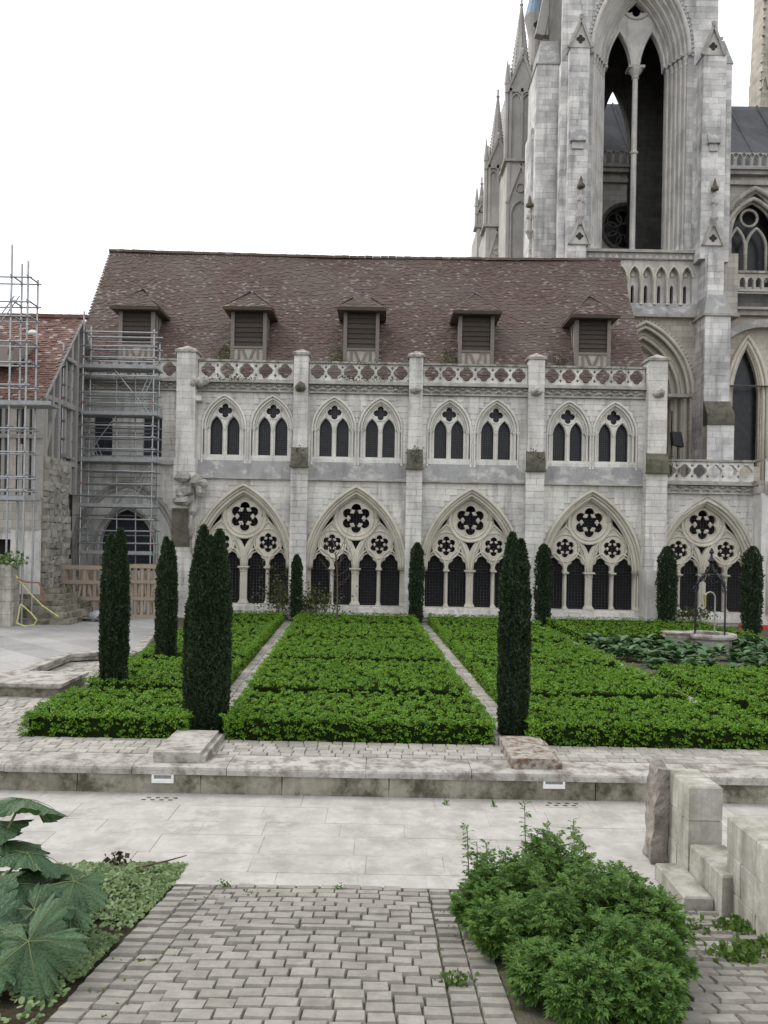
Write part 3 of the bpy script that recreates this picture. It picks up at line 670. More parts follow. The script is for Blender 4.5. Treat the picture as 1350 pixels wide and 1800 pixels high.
# piers
for i, (cx, wd) in enumerate(PIER):
    p = bpy.data.objects.new('pier', None); COL.objects.link(p); p.parent = wing
    h = wd/2; y0 = 34.45 if i in (0, 4) else 34.62
    MB().box(cx-h+.015, cx+h-.015, y0+.015, FY+.3, 0, 11.1).build('core', M['wall'], p)
    P = Pieces(STONE); n = 40
    for j in range(n):
        za, zb = j*11.1/n, (j+1)*11.1/n; low = .05 if za < 6.5 else 0
        k = 2 if j % 2 else 1
        if low or True:
            xs = [cx-h-low, cx+h+low] if k == 1 else [cx-h-low, cx+rnd.uniform(-.4,.4)*h, cx+h+low]
            for a, c in zip(xs, xs[1:]): P.put(((a+c)/2, (y0-low+FY-.02)/2+rnd.uniform(-.003,.003), (za+zb)/2), (c-a-.012, FY-.02-y0+low, zb-za-.012))
    P.finish(p, 'stone', M['ashlar'], 80)
    b = MB(); b.box(cx-h-.07, cx+h+.07, y0-.07, FY+.32, 11.1, 11.2)
    b.add([(cx-h-.07,y0-.07,11.203),(cx+h+.07,y0-.07,11.203),(cx+h+.07,FY+.32,11.203),(cx-h-.07,FY+.32,11.203),(cx,y0+.25,11.42),(cx,FY+.05,11.42)], [(0,1,4),(1,2,5,4),(2,3,5),(3,0,4,5),(3,2,1,0)])
    b.build('cap', M['coping'], p)
    if i:
        b = MB(); zc = 9.75
        for s_ in range(4): b.blob((cx+.05*(s_-1.5), y0-.12-.05*(s_%2), zc+.06*(s_%3)-.05), .16, 1, 1.3, .9, .25, s_+i*5)
        b.build('gargoyle_stump', M['mossy'] if i in (1,) else M['cornice'], p, True)
        b = MB(); b.hexa([(cx-h-.05,y0-.2,6.45),(cx+h+.05,y0-.2,6.45),(cx+h+.05,y0+.02,6.45),(cx-h-.05,y0+.02,6.45)], [(cx-h-.05,y0-.16,6.95),(cx+h+.05,y0-.16,6.95),(cx+h+.05,y0+.02,7.25),(cx-h-.05,y0+.02,7.25)])
        b.box(cx-h-.08, cx+h+.08, y0-.24, y0+.01, 6.38, 6.447)
        b.build('weathered_offset', M['mossy'], p)
        if i == 4: MB().box(cx-h-.1, cx+h+.12, y0-.45, FY-.1, 0, 2.35).build('plinth', M['ashlar'], p)
# broken masonry at the first pier
b = MB(); cx, h = PIER[0][0], PIER[0][1]/2
q = random.Random(11)
rs = bpy.data.objects.new('broken_stonework', None); COL.objects.link(rs); rs.parent = wing
for (px, py, ww, hh, dy) in ((322,838,.75,.25,.3),(345,846,.5,.3,.5),(352,862,.35,.3,.35),(325,862,.8,.25,.2),(322,880,.85,.2,.35),(340,895,.45,.3,.25),(336,920,.25,.7,.3),(340,960,.3,.5,.22),(318,868,.5,.2,.25),(356,850,.4,.2,.4)):
    c = at(px, py, 34.3); MB().blob((c.x, 34.45-dy*.3, c.z), .5, ww, .5+dy, hh*2, .18, int(px+py)).build('stone', M['cornice'], rs)
c = at(318, 925, 34.4); MB().box(c.x-.38, c.x+.38, 34.36, 34.44, c.z-.85, c.z+.75).build('dark_stone', M['mossy'], rs)  # thin dark block across the pier face
c = at(338, 700, 34.6); MB().box(c.x-.1, c.x+.4, 34.5, FY, c.z-.1, c.z+.1).build('corbel', M['ashlar'], rs)
b = MB(); c = at(352, 672, 34.6)
for s_ in range(6): b.blob((c.x-.25+.1*s_, 34.55-.05*(s_%2), c.z+.08*(s_%3)-.08), .16, 1, 1.2, 1, .3, s_)
b.build('carved_boss', M['cornice'], rs, True)
# cornice and balustrade
def balustrade(par, x0, x1, yb, z0, z1, nq, mat='ashlar', thick=.2):
    bl = bpy.data.objects.new('balustrade', None); COL.objects.link(bl); bl.parent = par
    h = z1-z0; zc = z0+.47*h; sp = (x1-x0)/nq; r_ = min(.36*h, .42*sp); holes = []
    for i in range(nq): holes.append(foil(x0+sp*(i+.5), zc, r_, 4, .42, .60, 0, 40))
    for i in range(nq+1):
        xx = x0+sp*i; e = .06 if i in (0, nq) else 0
        for s_ in (-1, 1):
            zz = zc+s_*.24*h
            if not e: holes.append([(xx-.06,zz),(xx,zz-.075),(xx+.06,zz),(xx,zz+.075)])
    MB().plate([[(x0,z0),(x1,z0),(x1,z1-.1*h),(x0,z1-.1*h)]]+holes, yb, yb+thick, .02).build('pierced_panel', M[mat], bl)
    b = MB()
    for i in range(nq): o = foil(x0+sp*(i+.5), zc, r_*1.08, 4, .42, .60, 0, 40); b.tube([(x, yb, z) for x, z in o+[o[0]]], .022, 5)
    b.build('moulding', M[mat], bl, True)
    MB().box(x0, x1, yb-.09, yb+thick+.06, z1-.098*h, z1).build('handrail', M['coping'], bl)
    b = MB(); b.box(x0, x1, yb-.14, yb+thick+.1, z0-.09, z0-.002); b.box(x0, x1, yb-.22, yb+.4, z0-.16, z0-.093); b.build('base_moulding', M['cornice'], bl)
    b = MB(); b.box(x0, x1, yb-.02, yb+.4, z0-.47, z0-.163)
    b.build('frieze', M['cornice'], bl)
    b = MB(); x = x0+.15; i = 0
    while x < x1-.1:
        b.blob((x, yb-.05, z0-.29+(.05 if i%2 else -.05)), .10, 1.35, .7, .55, .25, i); b.blob((x+.1, yb-.04, z0-.38), .06, 1, .8, .8, .2, i); x += .22; i += 1
    b.build('carved_leaves', M['cornice'], bl, True)
    MB().box(x0, x1, yb-.06, yb+.4, z0-.52, z0-.473).build('lower_fillet', M['cornice'], bl)
for i in range(4): balustrade(wing, PIER[i][0]+PIER[i][1]/2+.002, PIER[i+1][0]-PIER[i+1][1]/2-.002, FY-.1, 10.08, 10.9, (5,6,6,6)[i])
balustrade(wing, XL, PIER[0][0]-PIER[0][1]/2-.002, FY-.1, 10.08, 10.9, 6)
MB().box(XL, PIER[4][0], FY+.32, FY+1.0, 9.57, 10.02).build('gutter', M['zinc'], wing)
# plants hanging on the ledge
def tuft_quads(cs_, n, spread, size, up=.5, r=rng):
    c = np.repeat(np.asarray(cs_, float), n, 0); N = len(c); p = c+r.normal(0, 1, (N,3))*np.asarray(spread)
    d = r.normal(0, 1, (N,3)); d[:,2] = np.abs(d[:,2])+up; d /= np.linalg.norm(d, axis=1)[:,None]
    s_ = np.cross(d, r.normal(0, 1, (N,3))); s_ /= np.linalg.norm(s_, axis=1)[:,None]
    L = size*r.uniform(.6, 1.4, (N,1)); W = L*.45
    return np.stack([p, p+d*L*.5+s_*W, p+d*L, p+d*L*.5-s_*W], 1)
for px, py, n_, sx in ((420,667,160,.7),(650,668,150,.8),(1168,818,260,.22),(525,803,140,.15),(730,803,130,.15),(945,805,80,.15),(640,640,60,.9)):
    c = at(px, py, 34.62); tag(link('wall_moss', np_mesh('wall_moss', tuft_quads([(c.x,c.y-.12,c.z)], n_, (sx,.08,.06 if sx > .3 else .22), .07)), M['mossleaf'], wing), kind='stuff')
# roof
EY, EZ, RY, RZ_ = 35.55, 9.95, 41.0, 17.47
RX1 = X_(1090, 457, 41)
def tile_field(o, u, v, U, V, tw, te, thick=.022, clip=None, sag=None, jit=.004):
    o, u, v = np.array(o, float), np.array(u, float), np.array(v, float)
    nrm = np.cross(u, v); nrm /= np.linalg.norm(nrm); nu, nv = int(U/tw), int(V/te); tw, te = U/nu, V/nv
    out = []
    for j in range(nv):
        i = np.arange(nu+1); uc = (i+(.5 if j%2 else 0))*tw; vc = np.full(len(i), j*te)
        keep = (uc > 0) & (uc < U)
        if clip: keep &= clip(uc, vc+te*.5)
        uc, vc = uc[keep], vc[keep]; k = len(uc)
        if not k: continue
        w_ = tw*.48*np.ones(k); l = te*1.55; t1 = thick*(1+rng.uniform(-.35,.6,k)); lift = rng.normal(0, jit, k); skew = rng.normal(0, .006, k)
        def P3(du, dv, dn):
            uu, vv = uc+du, vc+dv
            q = o+uu[:,None]*u+vv[:,None]*v+dn[:,None]*nrm
            if sag: q = q+sag(uu, vv)
            return q
        z0 = np.zeros(k)
        a, b_, c, d = P3(-w_, skew, lift+t1), P3(w_, -skew, lift+t1), P3(w_, l-skew, z0+.004), P3(-w_, l+skew, z0+.004)
        e, f = P3(-w_, skew, z0-.004), P3(w_, -skew, z0-.004)
        out.append(np.stack([a,b_,c,d,e,f], 1))
    A = np.concatenate(out); N = len(A); V_ = A.reshape(-1,3); base = (np.arange(N)*6)[:,None]
    Fq = np.concatenate([base+np.array([0,1,2,3]), base+np.array([4,5,1,0]), base+np.array([4,0,3,3]), base+np.array([5,2,2,1])]) if False else np.concatenate([base+np.array([0,1,2,3]), base+np.array([4,5,1,0])])
    return V_, Fq
sl_v = np.array((0, RY-EY, RZ_-EZ)); SL = np.linalg.norm(sl_v); sl_v /= SL
sagf = lambda uu, vv: np.stack([0*uu, 0*uu, .05*np.sin(uu*.7)*np.sin(vv*.5)-.11*np.sin(PI*uu/25)*(vv/SL)], 1)
V_, Fq = tile_field((XL,EY,EZ), (1,0,0), sl_v, RX1-XL, SL, .155, .108, clip=None, sag=sagf)
rf = MB(); rf.prism_x([(EY-.05,EZ-.15),(RY+5.4,EZ-.15),(RY,RZ_-.2)], XL+.02, RX1-.02); roof = rf.build('roof', M['tile'], wing)
tag(link('roof_tiles', np_faces_mesh('roof_tiles', V_, Fq), M['tile'], roof), kind='stuff')
P = Pieces([unit_box(.02) for _ in range(4)]); x = XL
while x < RX1: P.put((x+.19, RY, RZ_+.03-.11*math.sin(PI*(x-XL)/25)+rnd.uniform(-.012,.012)), (.37,.26,.12), 0, (rnd.uniform(-.03,.03),rnd.uniform(-.03,.03))); x += .385
P.finish(roof, 'ridge_tile', M['tile'])
def roof_y(z): return EY+(z-EZ)*(RY-EY)/(RZ_-EZ)
def dormer(px, pe, pa):
    d = bpy.data.objects.new('dormer', None); COL.objects.link(d); d.parent = wing
    Yf = 36.45; e = at(px, pe, Yf-.45); cx, ze = e.x*(Yf/(Yf-.45)), e.z+.06; cx = X_(px, pe, Yf); hw = .71; zb = 11.15
    zt = ze+.05; yb = roof_y(zt)+.2
    for s_ in (-1, 1):
        MB().box(cx+s_*hw-.08, cx+s_*hw+.08, Yf-.03, Yf+.13, zb, zt).build('post', M['timber'], d)
        b = MB(); x0, x1 = sorted((cx+s_*(hw-.06), cx+s_*(hw-.01)))
        b.prism_x([(Yf+.1,zb+.3),(roof_y(zb+.3),zb+.3),(yb,zt),(Yf+.1,zt)], x0, x1); b.build('cheek', M['plaster'], d)
        for k in range(3):
            yy = Yf+.45+k*.42; zlo = max(zb+.3, EZ+(yy-EY)*(RZ_-EZ)/(RY-EY)-.1)
            xs = cx+s_*hw
            if zlo < zt-.15: MB().box(xs-.03, xs+.03, yy-.07, yy+.07, zlo, zt).build('cheek_timber', M['timber'], d)
    MB().box(cx-hw-.08, cx+hw+.08, Yf-.04, Yf+.15, zt-.16, zt+.02).build('lintel', M['oak'], d)
    zl = 11.84; nb = 7; hb = (zt-.18-zl)/nb
    MB().box(cx-hw+.09, cx+hw-.09, Yf+.14, Yf+.2, zb, zt-.15).build('backing', M['dark'], d)
    for i in range(nb):
        b = MB(); z = zl+i*hb; b.hexa([(cx-hw+.09,Yf+.03,z+.005),(cx+hw-.09,Yf+.03,z+.005),(cx+hw-.09,Yf+.06,z+.005),(cx-hw+.09,Yf+.06,z+.005)], [(cx-hw+.09,Yf+.08,z+hb+.01),(cx+hw-.09,Yf+.08,z+hb+.01),(cx+hw-.09,Yf+.11,z+hb+.01),(cx-hw+.09,Yf+.11,z+hb+.01)]); b.build('board', M['oak'], d)
    MB().box(cx-hw+.07, cx+hw-.07, Yf-.035, Yf+.12, zl-.09, zl).build('sill', M['timber'], d)
    MB().box(cx-hw+.07, cx+hw-.07, Yf+.03, Yf+.12, zb, zl-.09).build('panel', M['plaster'], d)
    for xa, xb, za, zc in ((-.42,-.42,zb,zl-.09),(.42,.42,zb,zl-.09),(-.27,-.03,zl-.09,zb),(.27,.03,zl-.09,zb)): MB().bar((cx+xa,Yf+.015,za),(cx+xb,Yf+.015,zc),.11,.05).build('strut', M['timber'], d)
    # hipped roof with wide flared eaves
    ex, yf = hw+.36, Yf-.5; ya = Yf+.75; zr = at(px, pa+3, ya).z
    yr = roof_y(zr)+.1; A, B = Vector((cx-ex,yf,ze-.0)), Vector((cx+ex,yf,ze-.0)); T = Vector((cx,ya,zr)); T2 = Vector((cx,yr,zr)); zz = ze-.55; A2, B2 = Vector((cx-ex+.0,roof_y(ze)+.05,ze-.02)), Vector((cx+ex,roof_y(ze)+.05,ze-.02))
    b = MB(); b.add([A,B,T,T2,A2,B2, A-Vector((0,-.02,.07)), B-Vector((0,-.02,.07)), A2-Vector((0,0,.07)), B2-Vector((0,0,.07))], [(0,1,2),(1,5,3,2),(4,0,2,3),(0,6,7,1),(1,7,9,5),(6,0,4,8),(6,8,9,7)]); r_ = b.build('dormer_roof', M['dtile'], d)
    MB().bar(A+Vector((0,.03,-.08)), B+Vector((0,.03,-.08)), .1, .05).build('fascia', M['oak'], d)
    for (a, c, t) in ((A, B, T), (B, B2, T2), (A2, A, T)):
        u = (c-a).normalized(); U = (c-a).length; vv = (t-a)-u*(t-a).dot(u); VL = vv.length; vv = vv.normalized(); tu = (t-a).dot(u)
        t2u = (T2-a).dot(u) if t is not T or a is A2 else tu
        lo, hi = (tu, tu)
        if a is B: lo, hi = (T-a).dot(u), (T2-a).dot(u)
        if a is A2: lo, hi = (T2-a).dot(u), (T-a).dot(u)
        cl = lambda uc, vc, lo=lo, hi=hi, U=U, VL=VL: (uc > lo*vc/VL) & (uc < U+(hi-U)*vc/VL)
        v2, f2 = tile_field(a, u, vv, U, VL, .17, .115, clip=cl)
        tag(link('dormer_tiles', np_faces_mesh('dormer_tiles', v2, f2), M['dtile'], r_), kind='stuff')
for px, pe, pa in ((241,541,507),(438,542,510),(636,543,512),(838,549,514),(1043,556,520)): dormer(px, pe, pa)
# moss patches left of the dormers
for px in (395, 593, 795, 985):
    z0 = 11.1
    cs_ = [(X_(px,600,36.4)+rng.normal(0,.28), roof_y(z)-.03, z) for z in (z0+abs(rng.normal(0,.55)) for _ in range(130))]
    tag(link('roof_moss', np_mesh('roof_moss', tuft_quads(cs_, 4, (.06,.03,.05), .06)), M['mossleaf'], roof), kind='stuff')
# bay right of the last pier, with terrace balustrade, then the projecting corner
XR = X_(1322, 900, FY)
rwg = thing('cloister_gallery', 'low gothic cloister gallery with pierced balustrade right of the tall wing', 'building')
st2 = Pieces(STONE); xa = PIER[4][0]+PIER[4][1]/2
ZT = 6.12
MB().plate([[(xa-.1,0),(XR+1.6,0),(XR+1.6,ZT-.5),(xa-.1,ZT-.5)], [(max(x,xa+.02),z) for x,z in arch(bx5-.05, ZS, AH, ARISE-.35, 18, .36)]], FY+.012, FY+.55).build('wall_panel', M['wall'], rwg)
AR0 = ARISE; ARISE = ARISE-.12
_z0 = len(bpy.data.objects); arcade(rwg, bx5-.043, FY+.06); ARISE = AR0
ashlar(st2, xa, XR, .5, ZT-.5, FY-.03, excl_for(bx5-.05, []), dep=.05)
balustrade(rwg, xa-.05, XR, FY-.1, ZT, 7.05, 6)
MB().box(xa-.1, XR+8, FY+.3, 41.0, ZT-.4, ZT-.02).build('terrace_roof', M['platform'], rwg)
YP = 34.1                                        # projecting corner bay
cx6 = XR+2.3
MB().plate([[(XR,0),(XR+6,0),(XR+6,ZT-.5),(XR,ZT-.5)], arch(cx6, ZS+.2, 2.0, 3.0, 16, .3)], YP, YP+.5).build('wall_panel', M['wall'], rwg)
b = MB()
for o, yy, r_ in ((2.0,-.04,.08),(1.9,.08,.07),(1.8,.2,.08),(1.7,.32,.06)): b.tube(arch_path(cx6, ZS+.2, o, o*1.5, YP+yy, 16, .6), r_, 7)
b.build('arch_moulding', M['cream'], rwg, True)
MB().box(XR, XR+.35, YP+.5, FY+.3, 0, ZT-.5).build('return_wall', M['wall'], rwg)
balustrade(rwg, XR+.15, XR+6, YP-.1, ZT, 7.05, 7)
def side_balustrade(par, x, y0, y1, z0, z1):
    MB().box(x-.1,x+.1,y0,y1,z1-.09,z1).build('side_rail', M['coping'], par); MB().box(x-.14,x+.14,y0,y1,z0-.16,z0+.04).build('side_base', M['coping'], par); MB().box(x-.08,x+.3,y0,y1,z0-.5,z0-.163).build('side_frieze', M['cornice'], par)
side_balustrade(rwg, XR, YP+.12, FY-.2, ZT, 7.05)
st2.finish(rwg, 'stone', M['ashlar'])
stones.finish(wing, 'stone', M['ashlar'])
#PART2
# ------------------------------------------------------------------ cathedral tower
M['shade_stone'] = stone('shade-darkened stone', (.15,.147,.138), (.08,.08,.08), .6, .05, 1, .3, courses=(.7,.3))  # stone colour darkened to put the enclosed tower's shade into it
TY = 42.0
tw = thing('cathedral_tower', 'tall weathered gothic tower with huge open twin lancet and buttresses', 'tower')
ts = Pieces(STONE)
xw0, xw1 = X_(985,250,TY), X_(1262,60,TY); zb, zt = Z_(1120,452,TY), 37.0
ocx = X_(1126,95,TY); zsp = Z_(1126,97,TY); HW = 83/34.5; icx = X_(1119,95,43.2); HI = 54/33.6
zo = Z_(1119,440,TY); RS = 4.6
lerp = lambda a, b, t: a+(b-a)*t
MB().plate([[(xw0,zb),(xw1,zb),(xw1,zt),(xw0,zt)], arch(ocx, zsp, HW, RS, 18, zo)], TY, TY+.28).build('wall', M['towerwall'], tw)
nst = 5
for i in range(nst):                             # stepped jamb orders
    h0, h1 = lerp(HW, HI, i/nst), lerp(HW, HI, (i+1)/nst); c0, c1 = lerp(ocx, icx, i/nst), lerp(ocx, icx, (i+1)/nst); y0 = TY+.04+.28*(i+1)-.1
    MB().plate([arch(c0, zsp, h0+.12, RS-.2*i+.1, 18, zo), arch(c1, zsp, h1, RS-.2*(i+1), 18, zo+.003)], y0, y0+.30).build('jamb_order', M['towermould'], tw)
    b = MB(); b.tube(arch_path(c0, zsp, h0-.03, RS-.2*i-.03, y0-.06, 18), .085, 7); b.build('arch_roll', M['towermould'], tw, True)
    for s_ in (-1, 1):
        xx = c0+s_*(h0-.05); r_ = .065
        MB().lathe([(.14,zo),(.14,zo+.2),(.09,zo+.35),(r_,zo+.42),(r_,zsp-.45),(.1,zsp-.4),(.085,zsp-.3),(.16,zsp-.06),(.16,zsp+.02)], (xx, y0-.08, 0), 8).build('jamb_shaft', M['towermould'], tw)
        MB().box(min(xx, xx-s_*.12)-.12, max(xx,xx-s_*.12)+.12, y0-.22, y0+.1, zsp+.0, zsp+.1).build('abacus', M['cornice'], tw)
b = MB(); b.tube(arch_path(ocx, zsp, HW+.08, RS+.1, TY-.05, 20), .11, 7); q_ = arch(ocx, zsp, HW+.24, RS+.3, 26)
for i, (x, z) in enumerate(q_):
    if i % 1 == 0: b.blob((x, TY-.03, z), .07, 1, .8, 1, .2, i)
b.build('hood_mould', M['towermould'], tw, True)
yt = 43.42; lh = .62; lo = .86; LR = 2.0                  # inner twin lancet tracery
lan = lambda c: list(reversed(arch(c, zsp, lh, LR, 12)))
MB().plate([arch(icx, zsp, HI+.15, RS-.6, 18)+lan(icx-lo)+lan(icx+lo), foil(icx+.02, Z_(1120,8,yt), .62, 6)], yt, yt+.35, .04).build('tracery', M['towermould'], tw)
b = MB()
for s_ in (-1, 1): b.tube(arch_path(icx+s_*lo, zsp, lh+.07, LR+.1, yt-.02, 12), .08, 7)
b.tube([(x, yt-.02, z) for x, z in circ(icx+.02, Z_(1120,8,yt), .76, 24)+[(icx+.78, Z_(1120,8,yt))]], .07, 7)
b.build('tracery_moulding', M['towermould'], tw, True)
zr = Z_(1118,270,yt)
MB().lathe([(.38,zo-.02),(.38,zo+.25),(.22,zo+.4),(.15,zo+.55),(.15,zr-.1),(.22,zr-.05),(.22,zr+.05),(.15,zr+.1),(.14,zsp-.5),(.2,zsp-.42),(.16,zsp-.35),(.34,zsp-.06),(.36,zsp+.0)], (icx, yt-.05, 0), 12).build('central_shaft', M['towermould'], tw, False)
b = MB(); b.box(icx-.42, icx+.42, yt-.35, yt+.35, zsp+.005, zsp+.14); b.box(icx-.42, icx+.42, yt-.4, yt+.3, zo-.25, zo-.02); b.build('abacus', M['cornice'], tw)
# tower interior: side walls, floor, back wall with one open lancet
yi, yk = 43.75, 48.2; xl, xr = xw0+.6, xw1-.6; ob = X_(1080,260,yk); zsb = Z_(1080,262,yk)
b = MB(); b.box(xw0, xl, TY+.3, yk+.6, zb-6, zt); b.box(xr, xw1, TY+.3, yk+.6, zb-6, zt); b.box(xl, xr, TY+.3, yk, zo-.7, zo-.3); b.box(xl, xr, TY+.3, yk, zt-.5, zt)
b.build('inner_wall', M['shade_stone'], tw)
MB().plate([[(xl,zo-.5),(xr,zo-.5),(xr,zt-.5),(xl,zt-.5)], arch(ob, zsb, .95, Z_(1080,152,yk)-zsb, 12, zo-.2)], yk, yk+.6).build('back_wall', M['shade_stone'], tw)
# ashlar of the tower front, outside the arch
def ex_t(za, zb_):
    h = arch_hw(za, zsp, HW+.32, RS+.4); return [(ocx-h, ocx+h)] if h > 0 else []
ashlar(ts, xw0, xw1, zo+.2, 33.5, TY-.035, ex_t, hc=.30, lmin=.45, lmax=1.0, dep=.05)
def buttress(xa, xb, yf, yb_, z0, z1, mat='towerwall', name='buttress', st=True, hc=.3):
    p = bpy.data.objects.new(name, None); COL.objects.link(p); p.parent = tw
    MB().box(xa+.02, xb-.02, yf+.03, yb_, z0, z1).build('core', M[mat], p)
    if st:
        ashlar(ts, xa, xb, z0, z1, yf, None, hc=hc, lmin=.4, lmax=.85, dep=.05)
        n = round((z1-z0)/hc)                      # return face stones
        for j in range(n):
            za = z0+j*(z1-z0)/n; hh = (z1-z0)/n; yy = yf+.06; k = j % 2
            while yy < yb_-.05:
                l = rnd.uniform(.35,.7)*(1 if yy > yf+.1 else (.6+.5*k)); l = min(l, yb_-yy)
                ts.put((xa+.012, yy+l/2, za+hh/2), (.05, l-.014, hh-.014)); yy += l
    return p
def gablet(p, xa, xb, yf, z0, z1, mat='towermould'):
    cx = (xa+xb)/2; h = (xb-xa)/2+.08
    MB().prism_y([(cx-h,z0),(cx+h,z0),(cx,z1)], yf-.04, yf+1.0).build('gablet', M[mat], p)
    b = MB(); b.bar((cx-h-.03,yf-.08,z0-.03),(cx,yf-.08,z1+.04),.12,.16); b.bar((cx+h+.03,yf-.08,z0-.03),(cx,yf-.08,z1+.04),.12,.16)
    b.blob((cx,yf-.08,z1+.14), .13, 1, 1, 1.4, .2, 4); b.build('coping', M['cornice'], p)
    c = foil(cx, z0+(z1-z0)*.30, min(.26,h*.42), 4, .5, .42, 0, 32)
    MB().plate([c], yf-.055, yf-.042).build('quatrefoil', M['dark'], p)
def statue(p, x, y, z, h):
    b = MB(); b.lathe([(.10*h,0),(.115*h,.05*h),(.095*h,.35*h),(.105*h,.55*h),(.125*h,.72*h),(.115*h,.79*h),(.05*h,.83*h),(.045*h,.85*h),(.068*h,.90*h),(.066*h,.95*h),(.03*h,1.0*h)], (x,y,z), 10, 1, .75)
    b.tube([(x-.11*h,y-.02,z+.75*h),(x-.13*h,y-.05*h,z+.58*h),(x-.02*h,y-.10*h,z+.60*h)], [.04*h,.035*h,.025*h], 6); b.tube([(x+.11*h,y-.02,z+.75*h),(x+.13*h,y-.05*h,z+.56*h),(x+.03*h,y-.10*h,z+.52*h)], [.04*h,.035*h,.025*h], 6)
    b.build('statue', M['pinn'], p, True)
    b = MB(); b.lathe([(.03,-.45),(.12,-.2),(.20,-.06),(.20,0)], (x,y,z), 8); b.build('corbel', M['pinn'], p)
    b = MB(); b.lathe([(.13,0),(.2,.04),(.2,.16),(.12,.22),(.08,.42),(.02,.62)], (x,y,z+h+.12), 8); b.build('canopy', M['mossy'], p)
def shed(p, xa, xb, yf, z):                     # small sloping set-off
    MB().hexa([(xa,yf-.22,z),(xb,yf-.22,z),(xb,yf+.05,z),(xa,yf+.05,z)], [(xa,yf-.2,z+.12),(xb,yf-.2,z+.12),(xb,yf+.05,z+.75),(xa,yf+.05,z+.75)]).build('set_off', M['greyband'], p)
    MB().box(xa+.1, xb-.1, yf-.1, yf+.05, z-.35, z-.003).build('set_off_bed', M['towermould'], p)
# left front buttress
YB = 41.1; xa, xb = X_(1000,250,YB), X_(1034,250,YB); z81 = Z_(1017,84,YB)
p = buttress(xa, xb, YB, TY, Z_(1017,452,YB)-1.5, z81); gablet(p, xa, xb, YB, z81, Z_(1017,36,YB))
shed(p, xa+.05, xb-.15, YB, Z_(1017,250,YB)); xs = X_(1019,360,YB); statue(p, xs, YB-.2, Z_(1019,382,YB), 1.25); gablet(p, xs-.42, xs+.42, YB-.06, Z_(1020,430,YB), Z_(1020,385,YB))
xs2 = X_(985,250,YB+.5); p2 = buttress(xs2, xa+.1, YB+.5, TY+.2, Z_(1017,452,YB)-1.5, Z_(990,97,YB)); 
MB().hexa([(xs2,YB+.48,Z_(990,97,YB)),(xa,YB+.48,Z_(990,97,YB)),(xa,TY,Z_(990,97,YB)),(xs2,TY,Z_(990,97,YB))], [(xs2+.3,TY-.1,Z_(990,60,YB)),(xa,TY-.1,Z_(990,60,YB)),(xa,TY,Z_(990,60,YB)),(xs2+.3,TY,Z_(990,60,YB))]).build('weathering', M['greyband'], p2)
# side buttress left
YS = 42.5; xa, xb = X_(941,300,YS), X_(987,300,YS); z1 = Z_(960,113,YS)
p = buttress(xa, xb, YS, YS+2.5, Z_(960,455,YS)-2, z1)
MB().hexa([(xa-.06,YS-.06,z1),(xb,YS-.06,z1),(xb,YS+2.5,z1),(xa-.06,YS+2.5,z1)], [(xa+.05,YS-.03,z1+.12),(xb,YS-.03,z1+.12),(xb,YS+2.5,z1+.12),(xa+.05,YS+2.5,z1+.12)]).build('drip', M['cornice'], p)
MB().hexa([(xa+.05,YS,z1+.123),(xb,YS,z1+.123),(xb,YS+2.5,z1+.123),(xa+.05,YS+2.5,z1+.123)], [(xa+.25,YS+.5,z1+1.5),(xb,YS+.5,z1+1.5),(xb,YS+2.5,z1+1.5),(xa+.25,YS+2.5,z1+1.5)]).build('weathering', M['greyband'], p)
x2 = X_(935,400,YS); p = buttress(x2, xa+.2, YS+.6, YS+2.5, Z_(935,455,YS)-2, Z_(937,215,YS)); statue(p, X_(932,400,YS), YS+.3, Z_(932,402,YS), 1.1)
# right front buttress, upper
xa, xb = X_(1234,250,YB), X_(1275,250,YB); z94 = Z_(1247,97,YB); z0 = Z_(1255,455,YB)
p = buttress(xa, xb, YB, TY, z0, z94-.0); gablet(p, xa, xb-.25, YB, z94, Z_(1247,48,YB))
shed(p, xa+.25, xb-.3, YB, Z_(1250,254,YB)); xs = X_(1253,370,YB); statue(p, xs, YB-.2, Z_(1253,385,YB), 1.2); gablet(p, xs-.42, xs+.42, YB-.06, Z_(1253,432,YB), Z_(1253,392,YB))
x3 = X_(1284,300,YB+.4); p = buttress(xb-.05, x3, YB+.4, TY+2, z0, Z_(1275,112,YB+.4)); zz = Z_(1275,112,YB+.4)
MB().hexa([(xb-.1,YB+.36,zz),(x3+.05,YB+.36,zz),(x3+.05,TY+2,zz),(xb-.1,TY+2,zz)], [(xb-.1,YB+.7,zz+1.35),(x3-.3,YB+.7,zz+1.35),(x3-.3,TY+2,zz+1.35),(xb-.1,TY+2,zz+1.35)]).build('weathering', M['greyband'], p)
b = MB(); xx = x3-.45; b.box(xx-.05,xx+.05,YB+1,YB+1.1,zz+1.3,zz+1.75); b.box(xx-.22,xx+.22,YB+1,YB+1.1,zz+1.62,zz+1.72); b.build('cross', M['pinn'], p)
# right buttress, lower stages
Y2 = 40.6; xa, xb = X_(1244,480,Y2+.2), X_(1273,480,Y2+.2); zA = Z_(1255,520,Y2)
p = buttress(xa, xb, Y2+.2, TY+.5, zA, z0+.2, hc=.32); xA, xB = X_(1238,650,Y2-.1), X_(1283,650,Y2-.1); zB = Z_(1260,552,Y2)
MB().hexa([(xA-.08,Y2-.16,zB),(xB+.08,Y2-.16,zB),(xB+.08,TY+.5,zB),(xA-.08,TY+.5,zB)], [(xa-.02,Y2+.15,zA+.1),(xb+.02,Y2+.15,zA+.1),(xb+.02,TY+.5,zA+.1),(xa-.02,TY+.5,zA+.1)]).build('weathering', M['greyband'], p)
MB().box(xA-.12, xB+.12, Y2-.2, TY+.5, zB-.12, zB-.003).build('drip', M['cornice'], p)
zC = Z_(1260,705,Y2); p = buttress(xA, xB, Y2-.1, TY+.5, 5.6, zB-.12, mat='warm', hc=.32)
